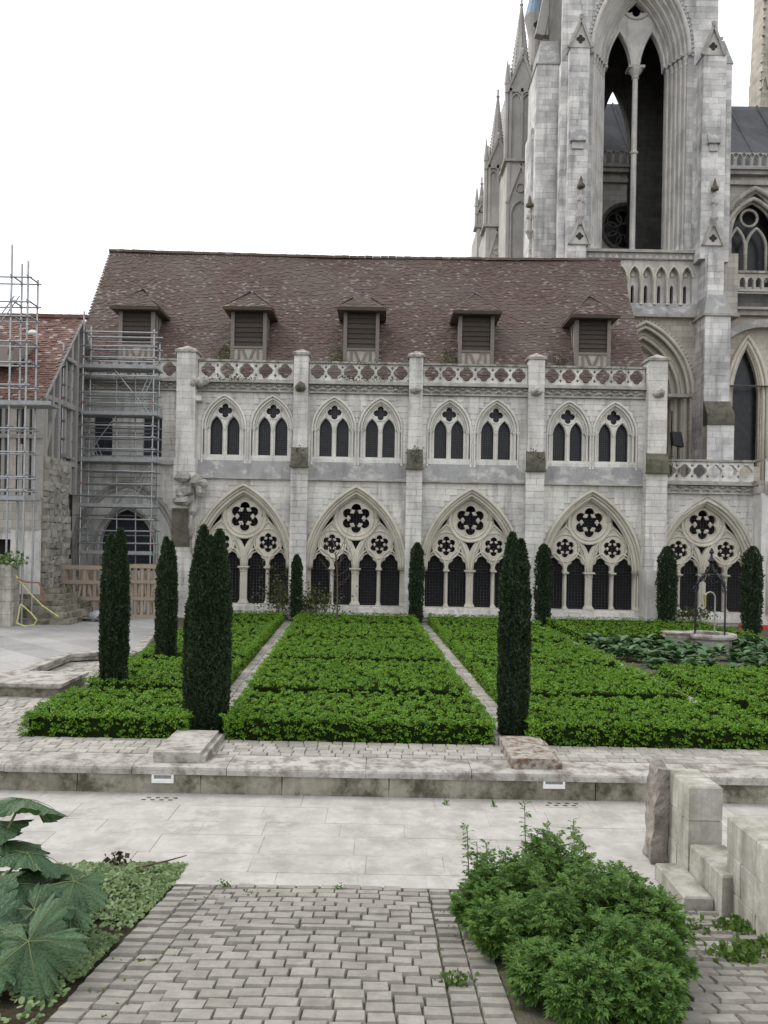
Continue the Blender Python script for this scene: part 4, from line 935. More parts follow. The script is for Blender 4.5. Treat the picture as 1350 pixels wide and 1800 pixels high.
MB().hexa([(xA-.02,Y2-.7,zC-1.25),(xB+.05,Y2-.7,zC-1.25),(xB+.05,Y2-.08,zC-1.25),(xA-.02,Y2-.08,zC-1.25)], [(xA-.02,Y2-.62,zC-.7),(xB+.05,Y2-.62,zC-.7),(xB+.05,Y2-.08,zC),(xA-.02,Y2-.08,zC)]).build('stained_set_off', M['mossy'], p)
ashlar(ts, xA, xB+.05, 5.8, zC-1.25, Y2-.62, None, hc=.32, dep=.05); MB().box(xA+.01, xB+.04, Y2-.6, Y2-.08, 5.8, zC-1.26).build('plinth', M['warm'], p)
# lower stage of the tower: string, blind arcade with slits, great blind arch
xl0, xr0 = X_(1035,500,TY), X_(1228,600,TY); zs1 = Z_(1150,447,TY)
b = MB(); b.box(xw0, xr0, TY-.25, TY+.3, zs1+.02, zs1+.16); b.box(xw0, xr0, TY-.12, TY+.3, zs1-.3, zs1+.017); b.build('string_course', M['cornice'], tw)
b = MB(); x = xl0
while x < xr0: b.add([(x-.11,TY-.15,zs1-.26),(x+.11,TY-.15,zs1-.26),(x,TY-.15,zs1-.04),(x-.11,TY-.1,zs1-.26),(x+.11,TY-.1,zs1-.26),(x,TY-.1,zs1-.04)], [(0,1,2),(0,2,5,3),(1,4,5,2)]); x += .34
b.build('carved_leaves', M['towermould'], tw)
acs = [X_(px, 490, TY) for px in (1091.5,1115,1138.5,1161.8,1184.4,1207.8)]; za_, zcap, zsi = Z_(1160,469,TY), Z_(1160,488,TY), Z_(1160,533,TY)
z555 = Z_(1160,556,TY)
MB().plate([[(xl0-2,zsi-.03),(xr0,zsi-.03),(xr0,zs1-.28),(xl0-2,zs1-.28)]]+[arch(c, zcap, .27, za_-zcap, 8, zsi) for c in acs], TY, TY+.22).build('arcade_wall', M['towermould'], tw)
z5, z6 = Z_(1160,531,TY), Z_(1160,502,TY)
MB().plate([[(xl0-2,zsi-.1),(xr0,zsi-.1),(xr0,zs1-.3),(xl0-2,zs1-.3)]]+[[(c-.085,z5),(c+.085,z5),(c+.085,z6),(c,z6+.12),(c-.085,z6)] for c in acs], TY+.30, TY+.6).build('slit_wall', M['ashlar'], tw)
MB().box(xl0-2, xr0, TY+.9, TY+1.0, zsi-.1, zs1-.3).build('slit_backing', M['dark'], tw)
for c in acs:
    b = MB(); b.tube(arch_path(c, zcap, .30, za_-zcap+.04, TY-.02, 8), .05, 6); b.blob((c, TY+.27, zcap+.22), .14, 1, .3, 1, .1, 2); b.build('blind_arch', M['cream'], tw, True)
    for s_ in (-.34,): MB().lathe([(.1,zsi-.1),(.06,zsi),(.05,zcap-.3),(.11,zcap-.05),(.13,zcap+.05)], (c+s_, TY-.05, 0), 8).build('blind_arch_shaft', M['cream'], tw)
MB().prism_x([(TY-.25,z555+.04),(TY+.3,z555+.04),(TY+.3,zsi-.03),(TY-.02,zsi-.03)], xl0-2, xr0).build('sloping_sill', M['greyband'], tw)
MB().box(xl0-2, xr0, TY-.3, TY+.3, z555-.1, z555+.037).build('string_course', M['cornice'], tw)
gc, gz = X_(1133,693,TY), Z_(1133,695,TY); gr = 2.46; gri = Z_(1133,566,TY)-gz
MB().plate([[(xl0-4,5.6),(xr0,5.6),(xr0,z555-.1),(xl0-4,z555-.1)], arch(gc, gz, gr-.15, gri-.15, 16, 5.8)], TY, TY+.35).build('great_arch_wall', M['warm'], tw)
for i, (o, yy) in enumerate(((-.15,.35),(-.5,.8),(-.85,1.25))):
    MB().plate([arch(gc, gz, gr+o+.1, gri+o*1.2+.1, 16, 5.8), arch(gc, gz, gr+o-.32, gri+o*1.2-.38, 16, 5.803)], TY+yy, TY+yy+.45).build('arch_order', M['cream'], tw)
b = MB(); b.tube(arch_path(gc, gz, gr, gri, TY-.05, 18), .10, 7); b.tube(arch_path(gc, gz, gr-.22, gri-.25, TY+.05, 18), .09, 7); b.tube(arch_path(gc, gz, gr-.55, gri-.65, TY+.45, 18), .1, 7)
for i, (x, z) in enumerate(arch(gc, gz, gr+.14, gri+.16, 24)): b.blob((x, TY-.04, z), .06, 1, 1, 1, .1, i)
b.build('great_arch_moulding', M['cream'], tw, True)
b = MB(); b.box(gc+gr-1.3, gc+gr+.1, TY-.1, TY+1.4, gz-.06, gz+.08); b.build('impost', M['cornice'], tw)
for dx, yy in ((-.3,.3),(-.62,.75),(-.95,1.2)): MB().lathe([(.12,5.8),(.085,6.1),(.085,gz-.3),(.15,gz-.06)], (gc+gr+dx, TY+yy, 0), 8).build('shaft', M['cream'], tw)
MB().box(xl0-4, xr0, TY+1.75, TY+1.9, 5.6, z555).build('recess_wall', M['choir'], tw)
ts.finish(tw, 'stone', M['tower'])
sp = thing('spotlight', 'black floodlight on a stand on the terrace in front of the great arch', 'spotlight'); c = at(1192, 772, 41)
MB().hexa([(c.x-.3,40.8,c.z-.3),(c.x+.25,40.8,c.z-.4),(c.x+.25,41.2,c.z-.4),(c.x-.3,41.2,c.z-.3)], [(c.x-.35,40.85,c.z+.35),(c.x+.1,40.85,c.z+.35),(c.x+.1,41.2,c.z+.35),(c.x-.35,41.2,c.z+.35)]).build('housing', M['iron'], sp)
b = MB(); b.tube([(c.x-.33,41,6.0),(c.x-.33,41,c.z+1.4)], .035, 6); b.tube([(c.x-.05,41,6.0),(c.x,41,c.z-.3)], .03, 6); b.build('stand', M['iron'], sp)
# ------------------------------------------------------------------ cathedral choir, right and behind the tower
ch = thing('cathedral_choir', 'cathedral choir with lead roof and tall windows right of the tower', 'building')
CY1 = 48.8; x0, x1 = X_(1030,300,CY1), 34; zE = Z_(1310,303,CY1)
w1 = X_(1337,470,CY1-.4)
MB().plate([[(x0,0),(x1,0),(x1,zE),(x0,zE)], arch(X_(1327,450,CY1), Z_(1327,420,CY1), 1.4, 2.7, 14, Z_(1327,475,CY1)-1), circ(X_(1098,400,CY1), Z_(1098,400,CY1), 1.25, 28)], CY1, CY1+.8).build('clerestory_wall', M['choir'], ch)
MB().box(x0, x1, CY1+.85, CY1+.9, 8, zE-.5).build('clerestory_glass', M['glass'], ch)
b = MB(); c = at(1098,400,CY1)
for i in range(8): b.tube([(x, CY1+.3, z) for x, z in circ(c.x+.75*math.cos(i*PI/4), c.z+.75*math.sin(i*PI/4), .42, 14)+[(c.x+.75*math.cos(i*PI/4)+.42, c.z+.75*math.sin(i*PI/4))]], .05, 5)
b.tube([(x, CY1-.02, z) for x, z in circ(c.x, c.z, 1.35, 28)+[(c.x+1.35, c.z)]], .14, 6); b.build('rose_tracery', M['shade_stone'], ch, True)
wc, wz = X_(1327,450,CY1), Z_(1327,420,CY1); b = MB()
for o, yy, r_ in ((2.1,-.3,.16),(1.75,-.12,.13),(1.45,.1,.1)): b.tube(arch_path(wc-.2, wz-.5+(.5 if o < 1.5 else .2), o, o*1.5, CY1+yy, 16, wz-2), r_, 7)
b.tube(arch_path(wc+.15, wz-.5, .6, 1.2, CY1+.25, 10, wz-2.5), .1, 6); b.tube(arch_path(wc-1.0, wz-.5, .5, 1.2, CY1+.25, 10, wz-2.5), .1, 6); b.tube([(x, CY1+.25, z) for x, z in circ(wc-.3, wz+1.3, .5, 16)+[(wc+.2, wz+1.3)]], .09, 6)
b.build('window_moulding', M['choir'], ch, True)
b = MB(); b.box(x0, x1, CY1-.5, CY1+.3, zE-.02, zE+.14); b.box(x0, x1, CY1-.35, CY1+.3, zE-.25, zE-.023); b.box(x0, x1, CY1-.2, CY1+.3, zE-.8, zE-.55); b.build('cornice', M['cornice'], ch)
zb1 = Z_(1310,273,CY1); holes = []; x = x0+.3
while x < x1-.3: holes.append(arch(x, zE+.62, .16, .3, 6, zE+.25)); holes.append(foil(x+.24, zE+.86, .13, 4, .45, .55, 0, 20)); x += .48
MB().plate([[(x0,zE+.14),(x1,zE+.14),(x1,zb1),(x0,zb1)]]+holes, CY1-.35, CY1-.2).build('parapet', M['choir'], ch)
zrd = Z_(1310,187,54.5)
MB().prism_x([(CY1+.2,zE+.1),(60,zE+.1),(54.5,zrd)], x0, x1).build('lead_roof', M['lead'], ch)
for i in range(9):
    x = x0+3+i*1.9; MB().bar((x,CY1+.3,zE+.2),(x,54.4,zrd+.01),.08,.08).build('lead_seam', M['lead'], ch)
# aisle chapels in front
A1 = 43.2; xa = X_(1285,600,A1); zA = Z_(1320,548,A1)
lc_, lz = X_(1312,690,A1), Z_(1312,700,A1); hl = 25/33.5; rl_ = Z_(1312,608,A1)-lz
MB().plate([[(xa-1.2,5),(x1,5),(x1,zA),(xa-1.2,zA)], arch(lc_, lz, hl, rl_, 14, Z_(1312,803,A1)-.5), arch(lc_+5, lz, hl+.4, rl_, 14, 6)], A1, A1+.6).build('chapel_wall', M['warm'], ch)
MB().box(xa-1, x1, A1+.5, A1+.55, 5, zA-1).build('chapel_glass', M['glass'], ch)
b = MB()
for o, yy, r_ in ((.35,-.05,.10),(.15,.0,.09),(.0,.15,.08)): b.tube(arch_path(lc_, lz, hl+o, rl_+o*1.4, A1+yy, 14, 6), r_, 7)
b.build('chapel_window_moulding', M['cream'], ch, True)
b = MB(); b.plate([arch(lc_+1.2, lz+.6, 3.9, 3.4, 16, lz+.6), arch(lc_+1.2, lz+.6, 3.5, 3.0, 16, lz+.59)], A1-.45, A1+.02); b.build('relieving_arch', M['greyband'], ch)
b = MB(); b.box(xa-.3, x1, A1-.5, A1+.6, zA+.0, zA+.12); b.box(xa-.3, x1, A1-.3, A1+.6, zA-.25, zA-.003); b.build('chapel_cornice', M['cornice'], ch)
z3, z4 = Z_(1320,515,A1), Z_(1320,484,A1); MB().box(xa-.3, x1, A1+.1, A1+.5, zA+.12, z3).build('gutter_wall', M['shade_stone'], ch)  # gutter shadow painted as a band of the darkened stone
holes = []; x = xa
while x < x1-.4: holes.append(arch(x, z3+.5, .15, .22, 6, z3+.12)); x += .42
MB().plate([[(xa-.3,z3),(x1,z3),(x1,z4),(xa-.3,z4)]]+holes, A1-.3, A1-.12).build('gallery_parapet', M['choir'], ch); MB().box(xa-.3, x1, A1-.4, A1-.05, z4+.002, z4+.12).build('gallery_rail', M['coping'], ch)
MB().box(xa-.3, x1, A1+.5, CY1, z3-.6, z3-.3).build('aisle_roof', M['lead'], ch)
x5 = X_(1273,500,A1-.8); x6 = X_(1297,500,A1-.8)
MB().box(x5, x6, A1-.8, A1, zA-.3, Z_(1290,455,A1)).build('buttress', M['choir'], ch); MB().box(x5-.05, x6+.1, A1-.86, A1, zA-.5, zA-.303).build('buttress_drip', M['cornice'], ch)
# ------------------------------------------------------------------ pinnacles
def pinnacle(par, px, Y, y_top, y_sp, y_led, hw_px, y_bot):
    p = bpy.data.objects.new('pinnacle', None); COL.objects.link(p); p.parent = par
    s = F/Y; h = hw_px/s; c = at(px, y_sp, Y); cx = c.x; zt, zs_, zl, z0 = Z_(px,y_top,Y), c.z, Z_(px,y_led,Y), Z_(px,y_bot,Y)-1.5
    MB().box(cx-h, cx+h, Y-h, Y+h, zl, zs_).build('shaft', M['pinn'], p)
    b = MB()
    for sx in (-1, 0, 1): b.box(cx+sx*h*.92-.07, cx+sx*h*.92+.07, Y-h-.10, Y-h+.02, zl, zs_)
    for sy in (-1, 0, 1): b.box(cx-h-.10, cx-h+.02, Y+sy*h*.92-.07, Y+sy*h*.92+.07, zl, zs_)
    b.tube(arch_path(cx-h*.46, zs_-.7, h*.4, h*.6, Y-h-.06, 8), .05, 5); b.tube(arch_path(cx+h*.46, zs_-.7, h*.4, h*.6, Y-h-.06, 8), .05, 5); b.tube([(x, Y-h-.06, z) for x, z in circ(cx, zs_-.05, h*.36, 12)+[(cx+h*.36, zs_-.05)]], .05, 5)
    b.build('panel_tracery', M['pinn'], p)
    for (ax, ay) in ((0,-1), (-1,0), (1,0), (0,1)):
        b = MB(); gh = h*2.6
        if ay: b.prism_y([(cx-h-.12,zs_-.2),(cx+h+.12,zs_-.2),(cx,zs_+gh)], Y+ay*h-.1, Y+ay*h+.1)
        else: b.prism_x([(Y-h-.12,zs_-.2),(Y+h+.12,zs_-.2),(Y,zs_+gh)], cx+ax*h-.1, cx+ax*h+.1)
        if ay < 0:
            b.bar((cx-h-.2,Y-h-.13,zs_-.3),(cx,Y-h-.13,zs_+gh+.1),.14,.14); b.bar((cx+h+.2,Y-h-.13,zs_-.3),(cx,Y-h-.13,zs_+gh+.1),.14,.14); b.blob((cx,Y-h-.13,zs_+gh+.25), .15, 1, 1, 1.6, .2, 1)
        b.build('gablet', M['pinn'], p)
    b = MB(); b.lathe([(h*1.0,zs_),(h*.53,lerp(zs_,zt,.5)),(.07,zt-.5),(.12,zt-.42),(.05,zt-.3),(.06,zt)], (cx,Y,0), 8)
    n_ = 22
    for j in range(n_):
        t = (j+.5)/n_; rr = h*(1-t)*1.0+.04
        for k in range(8):
            a = k*PI/4; b.blob((cx+rr*math.cos(a), Y+rr*math.sin(a), lerp(zs_,zt-.5,t)), .035+.025*(1-t), 1, 1, 1.2, .2, j+k)
    b.build('crocketed_spire', M['pinn'], p)
    for sx in (-1, 1):
        MB().lathe([(.13,zl),(.13,zs_+.2),(.17,zs_+.25),(.02,zs_+1.6)], (cx+sx*(h+.16), Y-h, 0), 6).build('corner_shaft', M['pinn'], p)
    MB().box(cx-h-.3, cx+h+.3, Y-h-.3, Y+h+.3, zl-.15, zl-.003).build('ledge', M['cornice'], p)
    MB().box(cx-h-.12, cx+h+.12, Y-h-.12, Y+h+3, z0, zl-.153).build('buttress', M['pinn'], p)
    b = MB(); zg = zl-.9; b.bar((cx-h-.1,Y-h-.18,zg-1.6),(cx,Y-h-.18,zl-.25),.14,.14); b.bar((cx+h+.1,Y-h-.18,zg-1.6),(cx,Y-h-.18,zl-.25),.14,.14)
    b.tube(arch_path(cx, zg-2.2, h*.75, h*1.1, Y-h-.15, 8, z0), .08, 6); b.tube([(x, Y-h-.15, z) for x, z in circ(cx, zg-.7, h*.35, 12)+[(cx+h*.35, zg-.7)]], .06, 5)
    for sx in (-1,1): b.box(cx+sx*(h+.02)-.09, cx+sx*(h+.02)+.09, Y-h-.2, Y-h-.11, z0, zl-.2)
    b.build('blind_panel', M['pinn'], p)
tr = thing('transept_front', 'transept buttresses with crocketed pinnacles left of the tower', 'building')
pinnacle(tr, 914, 47.5, -4, 168, 292, 21, 455); pinnacle(tr, 873, 50.5, 158, 298, 403, 16, 455); pinnacle(tr, 846, 54, 312, 372, 400, 4.5, 455)
c = at(944, 40, 49.5); rr = 15/29.3; z0, z1 = Z_(940,460,49.5), Z_(944,32,49.5)
MB().lathe([(rr,z0),(rr,z1-1.2),(rr*1.25,z1-.5),(rr*1.45,z1-.1),(rr*1.5,z1)], (c.x,49.5,0), 16).build('turret', M['pinn'], tr, False); MB().lathe([(rr*1.5,z1+.003),(rr*1.2,z1+.6),(.03,z1+3.2)], (c.x,49.5,0), 16).build('turret_roof', M['slate'], tr)
MB().plate([foil(c.x-.05, z1-.75, .28, 4, .5, .45, 0, 24)], 49.5-rr*1.2, 49.5-rr*1.1).build('turret_opening', M['dark'], tr)
MB().box(X_(886,440,51), X_(985,440,51), 50.6, 56, 8, Z_(930,160,51)).build('transept_wall', M['pinn'], tr)
c1_, c2_ = at(948,65,46), at(975,0,46); b = MB(); b.bar(c1_, at(968,-30,46), .5, .5); b.bar(at(962,65,46), at(968,-30,46), .3, .4); b.tube([at(962,60,46.5), at(966,30,46.5), at(972,24,46.5), at(980,60,46.5)], .12, 6); b.build('flying_buttress', M['pinn'], tr)
fp = thing('crocketed_pinnacle', 'tall ornate stone pinnacle rising behind the lead roof at the right edge', 'pinnacle')
c = at(1350,185,58); hh = 24/25.0; z0 = c.z-3
MB().box(c.x-hh, c.x+hh, 58-hh, 58+hh, z0, Z_(1350,140,58)).build('base', M['warm'], fp)
zz = Z_(1350,170,58); b = MB()
for k in range(5): b.tube(arch_path(c.x-hh+.25+k*.42, zz, .2, .9, 58-hh-.1, 6), .05, 5); 
for k in range(12): b.blob((c.x-hh+.02+.02*k, 58-hh, zz+k*.62), .12, 1.2, 1, .8, .3, k)
b.build('crockets', M['warm'], fp, True)
MB().hexa([(c.x-hh+.05,58-hh+.05,Z_(1350,140,58)),(c.x+hh,58-hh+.05,Z_(1350,140,58)),(c.x+hh,58+hh,Z_(1350,140,58)),(c.x-hh+.05,58+hh,Z_(1350,140,58))], [(c.x-hh+.32,58-hh+.2,46),(c.x+hh-.1,58-hh+.2,46),(c.x+hh-.1,58+hh-.2,46),(c.x-hh+.32,58+hh-.2,46)]).build('shaft', M['warm'], fp)
b = MB()
for k in range(4): xx = c.x-hh+.1+k*.5; b.box(xx-.05, xx+.05, 58-hh-.08, 58-hh+.06, z0, Z_(1350,95,58))
b.build('ribs', M['warm'], fp)
# ------------------------------------------------------------------ half-timbered house at left
hs = thing('timber_house', 'half timbered house with red tiled roof behind scaffolding at left edge', 'house')
GX, HY0, HYR, HZR, HZE = -12.6, 30.2, 33.7, 12.25, 8.45; zf = 4.65
d0 = gnd(0,1000,1.2); dz0, dz1 = Z_(20,1002,HY0), Z_(20,948,HY0); dx1 = X_(38,970,HY0)
MB().plate([[(-26,-.1),(GX,-.1),(GX,zf),(-26,zf)], [(dx1-1.3,dz0),(dx1,dz0),(dx1,dz1),(dx1-1.3,dz1)]], HY0, HY0+.6).build('ground_floor_wall', M['choir'], hs)
b = MB(); b.box(dx1-1.6, dx1+.3, HY0+.61, HY0+2.5, dz0-.1, dz1+.3); b.build('doorway', M['dark'], hs)
MB().box(dx1-1.35, dx1+.05, HY0-.05, HY0+.5, dz1, dz1+.22).build('lintel', M['ashlar'], hs)
MB().box(GX-.55, GX+.02, HY0-.2, HY0+.1, Z_(60,932,HY0), Z_(60,932,HY0)+.15).build('ledge', M['cornice'], hs)
MB().box(GX-1.0, GX+.05, HY0-.16, HY0-.002, -.1, Z_(60,932,HY0)-.003).build('corner_pier', M['ashlar'], hs)
P = Pieces([unit_box(.12) for _ in range(8)])
z = .05
while z < 6.05:
    hh = rnd.uniform(.16,.28); yy = HY0+.1
    while yy < 32.6-.12*math.sin(z*3)-(.25 if z > 5 else 0):
        l = rnd.uniform(.22,.5); P.put((GX+rnd.uniform(-.03,.05), yy+l/2, z+hh/2), (.3, l*.96, hh*.96)); yy += l
    z += hh
P.finish(hs, 'rubble_stone', M['rubble']); MB().box(GX-.4, GX-.05, HY0+.3, 32.5, 0, 6.1).build('rubble_core', M['rubble'], hs)
MB().prism_x([(HY0+.7,0),(34.4,0),(34.4,HZR-1.2),(HYR,HZR-.25),(HY0+.7,HZE+.5)], GX-.5, GX-.42).build('gable_backing', M['dark'], hs)
MB().box(-26, GX-.1, HY0+.35, HY0+.4, zf, HZE).build('front_backing', M['dark'], hs)
for px, py0, py1, w_, mt in ((4,700,870,.12,'paletimber'),(23,700,872,.3,'plaster'),(33,780,872,.22,'plaster'),(31,700,780,.14,'paletimber'),(45,700,874,.2,'paletimber'),(58,700,874,.14,'paletimber'),(68,690,876,.3,'paletimber')):
    MB().box(X_(px,780,HY0)-w_/2, X_(px,780,HY0)+w_/2, HY0+.05, HY0+.25, Z_(px,py1,HY0), Z_(px,py0,HY0)).build('timber_post', M[mt], hs)
MB().box(-26, GX+.05, HY0-.04, HY0+.28, HZE-.15, HZE+.05).build('wall_plate', M['paletimber'], hs); MB().box(-26, GX, HY0-.04, HY0+.28, zf-.02, zf+.16).build('sole_plate', M['paletimber'], hs)
MB().box(-26, GX, HY0-.02, HY0+.22, 6.9, 7.05).build('rail', M['paletimber'], hs)
b0 = [(HY0+.2, HZE), (HYR-.1, HZR-.3)]
for i in range(7):
    yy = HY0+.25+i*.6; zt_ = min(HZE-.1+(yy-HY0)*(HZR-HZE)/(HYR-HY0), HZR-.4); MB().box(GX-.12, GX+.08, yy-.1, yy+.1, 5.0 if i > 3 else 6.1, zt_).build('gable_post', M['paletimber'], hs)
MB().bar((GX,HY0+.15,6.2),(GX,HY0+1.2,8.3),.12,.18).build('gable_brace', M['paletimber'], hs)
for za in (6.2, 8.5, 10.3): MB().box(GX-.1, GX+.06, HY0+.2+max(0,za-HZE)*.9, 34.4, za-.09, za+.09).build('gable_rail', M['paletimber'], hs)
MB().bar((GX+.1,HY0-.15,HZE-.12),(GX+.1,HYR,HZR-.08),.2,.08).build('barge_board', M['paletimber'], hs); MB().bar((GX+.1,HYR,HZR-.08),(GX+.1,34.6,HZR-1.25),.2,.08).build('barge_board', M['paletimber'], hs)
hv = np.array((0,HYR-HY0+.3,HZR-HZE+.15)); HL = np.linalg.norm(hv); hv /= HL
MB().add([(-26,HY0-.3,HZE-.2),(GX+.1,HY0-.3,HZE-.2),(GX+.1,HYR,HZR-.05),(-26,HYR,HZR-.05),(-26,34.8,HZR-1.3),(GX+.1,34.8,HZR-1.3)], [(0,1,2,3),(3,2,5,4)]).build('roof', M['redtile'], hs)
V_, Fq = tile_field((-17.5,HY0-.3,HZE-.17), (1,0,0), hv, 17.5+GX+.15, HL, .19, .135, thick=.028, jit=.007)
tag(link('roof_tiles', np_faces_mesh('roof_tiles', V_, Fq), M['redtile'], hs), kind='stuff')
P = Pieces([unit_box(.03)]*3); x = -17
while x < GX+.1: P.put((x+.17, HYR, HZR+.04), (.33,.24,.14), 0, (rnd.uniform(-.04,.04),rnd.uniform(-.05,.05))); x += .34
P.finish(hs, 'ridge_tile', M['redtile'])
c = at(14, 620, 31.0); MB().hexa([(c.x-1.2,30.4,c.z-.6),(c.x+.4,30.4,c.z-.6),(c.x+.4,32.2,c.z+.2),(c.x-1.2,32.2,c.z+.2)], [(c.x-1.3,30.3,c.z+.25),(c.x+.55,30.3,c.z+.25),(c.x+.55,32.5,c.z+.75),(c.x-1.3,32.5,c.z+.75)]).build('shed_dormer', M['redtile'], hs)
# rain pipe beside the house
b = MB(); b.tube([at(112,850,34.6), at(115,880,34.6), at(122,985,34.6), at(122,1060,34.6)], .07, 8); b.tube([at(95,815,34.2), at(110,845,34.5)], .07, 8)
tag(b.build('rain_pipe', M['zinc']), 'grey zinc rain pipe in the dark corner beside the rubble wall', 'pipe')
# steps, hoses, low wall at the left edge
stp = thing('stone_steps', 'small flight of worn stone steps at left under the doorway', 'steps'); c = gnd(62,1098,.25)
for i in range(6): MB().box(c.x-1.5-.22*i*.3, c.x+1.15-.20*i, c.y+.34*i, c.y+3.2, .25+.19*i+.003, .25+.19*(i+1)).build('step', M['lowwall'], stp)
ew = thing('end_wall', 'pale stone end wall with ivy on top at left edge beside the steps', 'wall'); c = gnd(24,1100,.25)
for j in range(5): MB().box(c.x-3, c.x+rnd.uniform(-.02,.02), c.y-.3, c.y+.4, .25+.42*j+.003, .25+.42*(j+1)-.006).build('stone', M['block'], ew)
tag(link('ivy', np_mesh('ivy', tuft_quads([(c.x-.4*i*.5, c.y, 2.4) for i in range(4)], 60, (.2,.2,.15), .14)), M['ivy'], ew), kind='stuff')
yb = 27.6
tag(MB().tube([at(28,1012,yb), at(50,1040,yb), at(75,1065,yb), at(103,1084,yb)], .024, 6).build('hose', M['hoseY']), 'yellow hose running diagonally down beside the steps', 'hose')
tag(MB().tube([at(36,1062,yb-.5), at(32,1085,yb-.5), at(29,1095,yb-.5), at(45,1101,yb-.6), at(60,1098,yb-.6), at(65,1090,yb-.6), at(55,1078,yb-.5), at(42,1066,yb-.5), at(36,1062,yb-.5)], .024, 6).build('hose', M['hoseY']), 'yellow hose lying in a loop on the steps', 'hose')
tag(MB().tube([at(30,1017,yb), at(45,1023,yb), at(68,1024,yb), at(74,1035,yb), at(76,1060,yb)], .032, 6).build('hose', M['hoseR']), 'dull red hose draped along the wall above the steps', 'hose')
# timber crates
def crate(name, pxa, pxb, pya, pyb_, Y, lab):
    t = thing(name, lab, 'timber frame'); a, c = at(pxa, pya, Y), at(pxb, pyb_, Y); z0, z1 = .26, a.z
    xs = [lerp(a.x, c.x, k/4) for k in range(5)]
    for yy in (Y, Y+.7):
        for k, x in enumerate(xs): MB().box(x-.05, x+.05, yy-.03, yy+.03, z0, z1).build('upright', M['pine'], t)
        for zz in (z0+.06, lerp(z0,z1,.36), lerp(z0,z1,.68), z1-.07): MB().box(a.x-.06, c.x+.06, yy-.07, yy-.032, zz-.07, zz+.07).build('rail', M['pine'], t)
        for k in range(4):
            x0, x1 = (xs[k], xs[k+1]) if k % 2 else (xs[k+1], xs[k]); MB().bar((x0,yy+.05,z0+.1),(x1,yy+.05,z1-.1),.09,.04).build('brace', M['pine'], t)
    return t
crate('timber_crate', 113, 184, 994, 1085, 31.6, 'raw pine crate frame with crossed braces left of the near yew'); crate('timber_crate', 228, 272, 992, 1085, 31.6, 'raw pine crate frame with crossed braces between two yews')
pl = thing('pallet', 'grey wooden pallet lying in front of the pine crate', 'pallet'); c = gnd(128,1091,.25)
for i in range(6): MB().box(c.x-.8, c.x+1.2, c.y-.3+.2*i, c.y-.16+.2*i, .36, .39).build('board', M['timber'], pl)
for i in range(3): MB().box(c.x-.78+.9*i, c.x-.68+.9*i, c.y-.3, c.y+.85, .255, .357).build('bearer', M['timber'], pl)
b = MB(); c = gnd(172,1092,.25); b.blob((c.x,c.y,.44), .36, 1.1, .8, .6, .2, 5); tag(b.build('rubble_sack', M['deck'], None, True), 'pale bulging sack beside the near yew and the pine crate', 'sack')
# ------------------------------------------------------------------ scaffolds
def scaffold(name, lab, xs, ys, z0, z1s, lifts, decks, ladders, rails=True, r=.035):
    t = thing(name, lab, 'scaffold')
    for i, x in enumerate(xs):
        for j, y in enumerate(ys): MB().tube([(x,y,z0),(x+.01,y,z1s[i]-(j*.4))], r, 6).build('standard', M['steel'], t)
    for z in lifts:
        for y in ys:
            xx = [x for i, x in enumerate(xs) if z < z1s[i]]
            if len(xx) > 1: MB().tube([(xx[0]-.15,y-.04,z+rnd.uniform(-.02,.02)),(xx[-1]+.15,y-.04,z+rnd.uniform(-.02,.02))], r*.85, 6).build('ledger', M['steel'], t)
        for i, x in enumerate(xs):
            if z < z1s[i] and rnd.random() < .75: MB().tube([(x,ys[0]-.08,z+.06),(x,ys[-1]+.08,z+.06)], r*.85, 6).build('transom', M['steel'], t)
            if z < z1s[i] and rnd.random() < .3: MB().box(x-.04,x+.04,ys[0]-.06,ys[0]+.02,z-.04,z+.04).build('clamp', M['clamp'], t)
    for (xa, xb, z) in decks:
        n_ = 3; w_ = (ys[-1]-ys[0])/n_
        for k in range(n_): MB().box(xa, xb, ys[0]+k*w_+.01, ys[0]+(k+1)*w_-.01, z, z+.06).build('deck_plank', M['deck'], t)
        MB().box(xa, xb, ys[0]-.07, ys[0]-.04, z+.02, z+.16).build('toe_board', M['deck'], t)
    for (a, c) in ladders:
        for s_ in (-.09, .09): MB().tube([Vector(a)+Vector((s_,0,0)), Vector(c)+Vector((s_,0,0))], .022, 5).build('ladder_rail', M['steel'], t)
        n_ = 9
        for k in range(1, n_): q_ = Vector(a).lerp(Vector(c), k/n_); MB().tube([q_-Vector((.09,0,0)), q_+Vector((.09,0,0))], .014, 5).build('rung', M['steel'], t)
    return t
Y1 = 33.6; xA, xB, xC, xD = X_(98,750,Y1), X_(128,750,Y1), X_(143,750,Y1), X_(268,750,Y1); z_ = lambda py, Y=Y1: Z_(200, py, Y)
lad = lambda a, b: (at(a[0],a[1],Y1+.4), at(b[0],b[1],Y1+.4))
sc = scaffold('scaffold', 'tall galvanised tube scaffold in front of the left bay of the wing', [xC+.02, xD], (Y1, Y1+.85), .25, [z_(548), z_(578)], [z_(y) for y in (584,608,628,660,690,708,748,768,789,828,850,872,912,933,955)], [(xC, xD+.15, z_(648)), (xC, xD+.2, z_(730)), (xC, xD+.2, z_(812)), (xC, xD+.1, z_(892)), (xC, xD+.1, z_(975))], [lad((148,731),(178,808)), lad((237,728),(268,655)), lad((227,891),(262,822)), lad((145,893),(178,972))])
for a, c in (((143,975),(200,893)),((200,893),(265,812)),((143,812),(205,730)),((265,730),(200,648)),((80,812),(128,730)),((128,728),(80,650))): MB().tube([at(*a,Y1+.05), at(*c,Y1+.05)], .026, 6).build('brace', M['steel'], sc)
for py in (600,640,670,700,742,760,800,838,862,905,940): MB().tube([at(132,py,Y1+.86), at(278,py+2,Y1+.86)], .026, 6).build('guard_rail', M['steel'], sc)
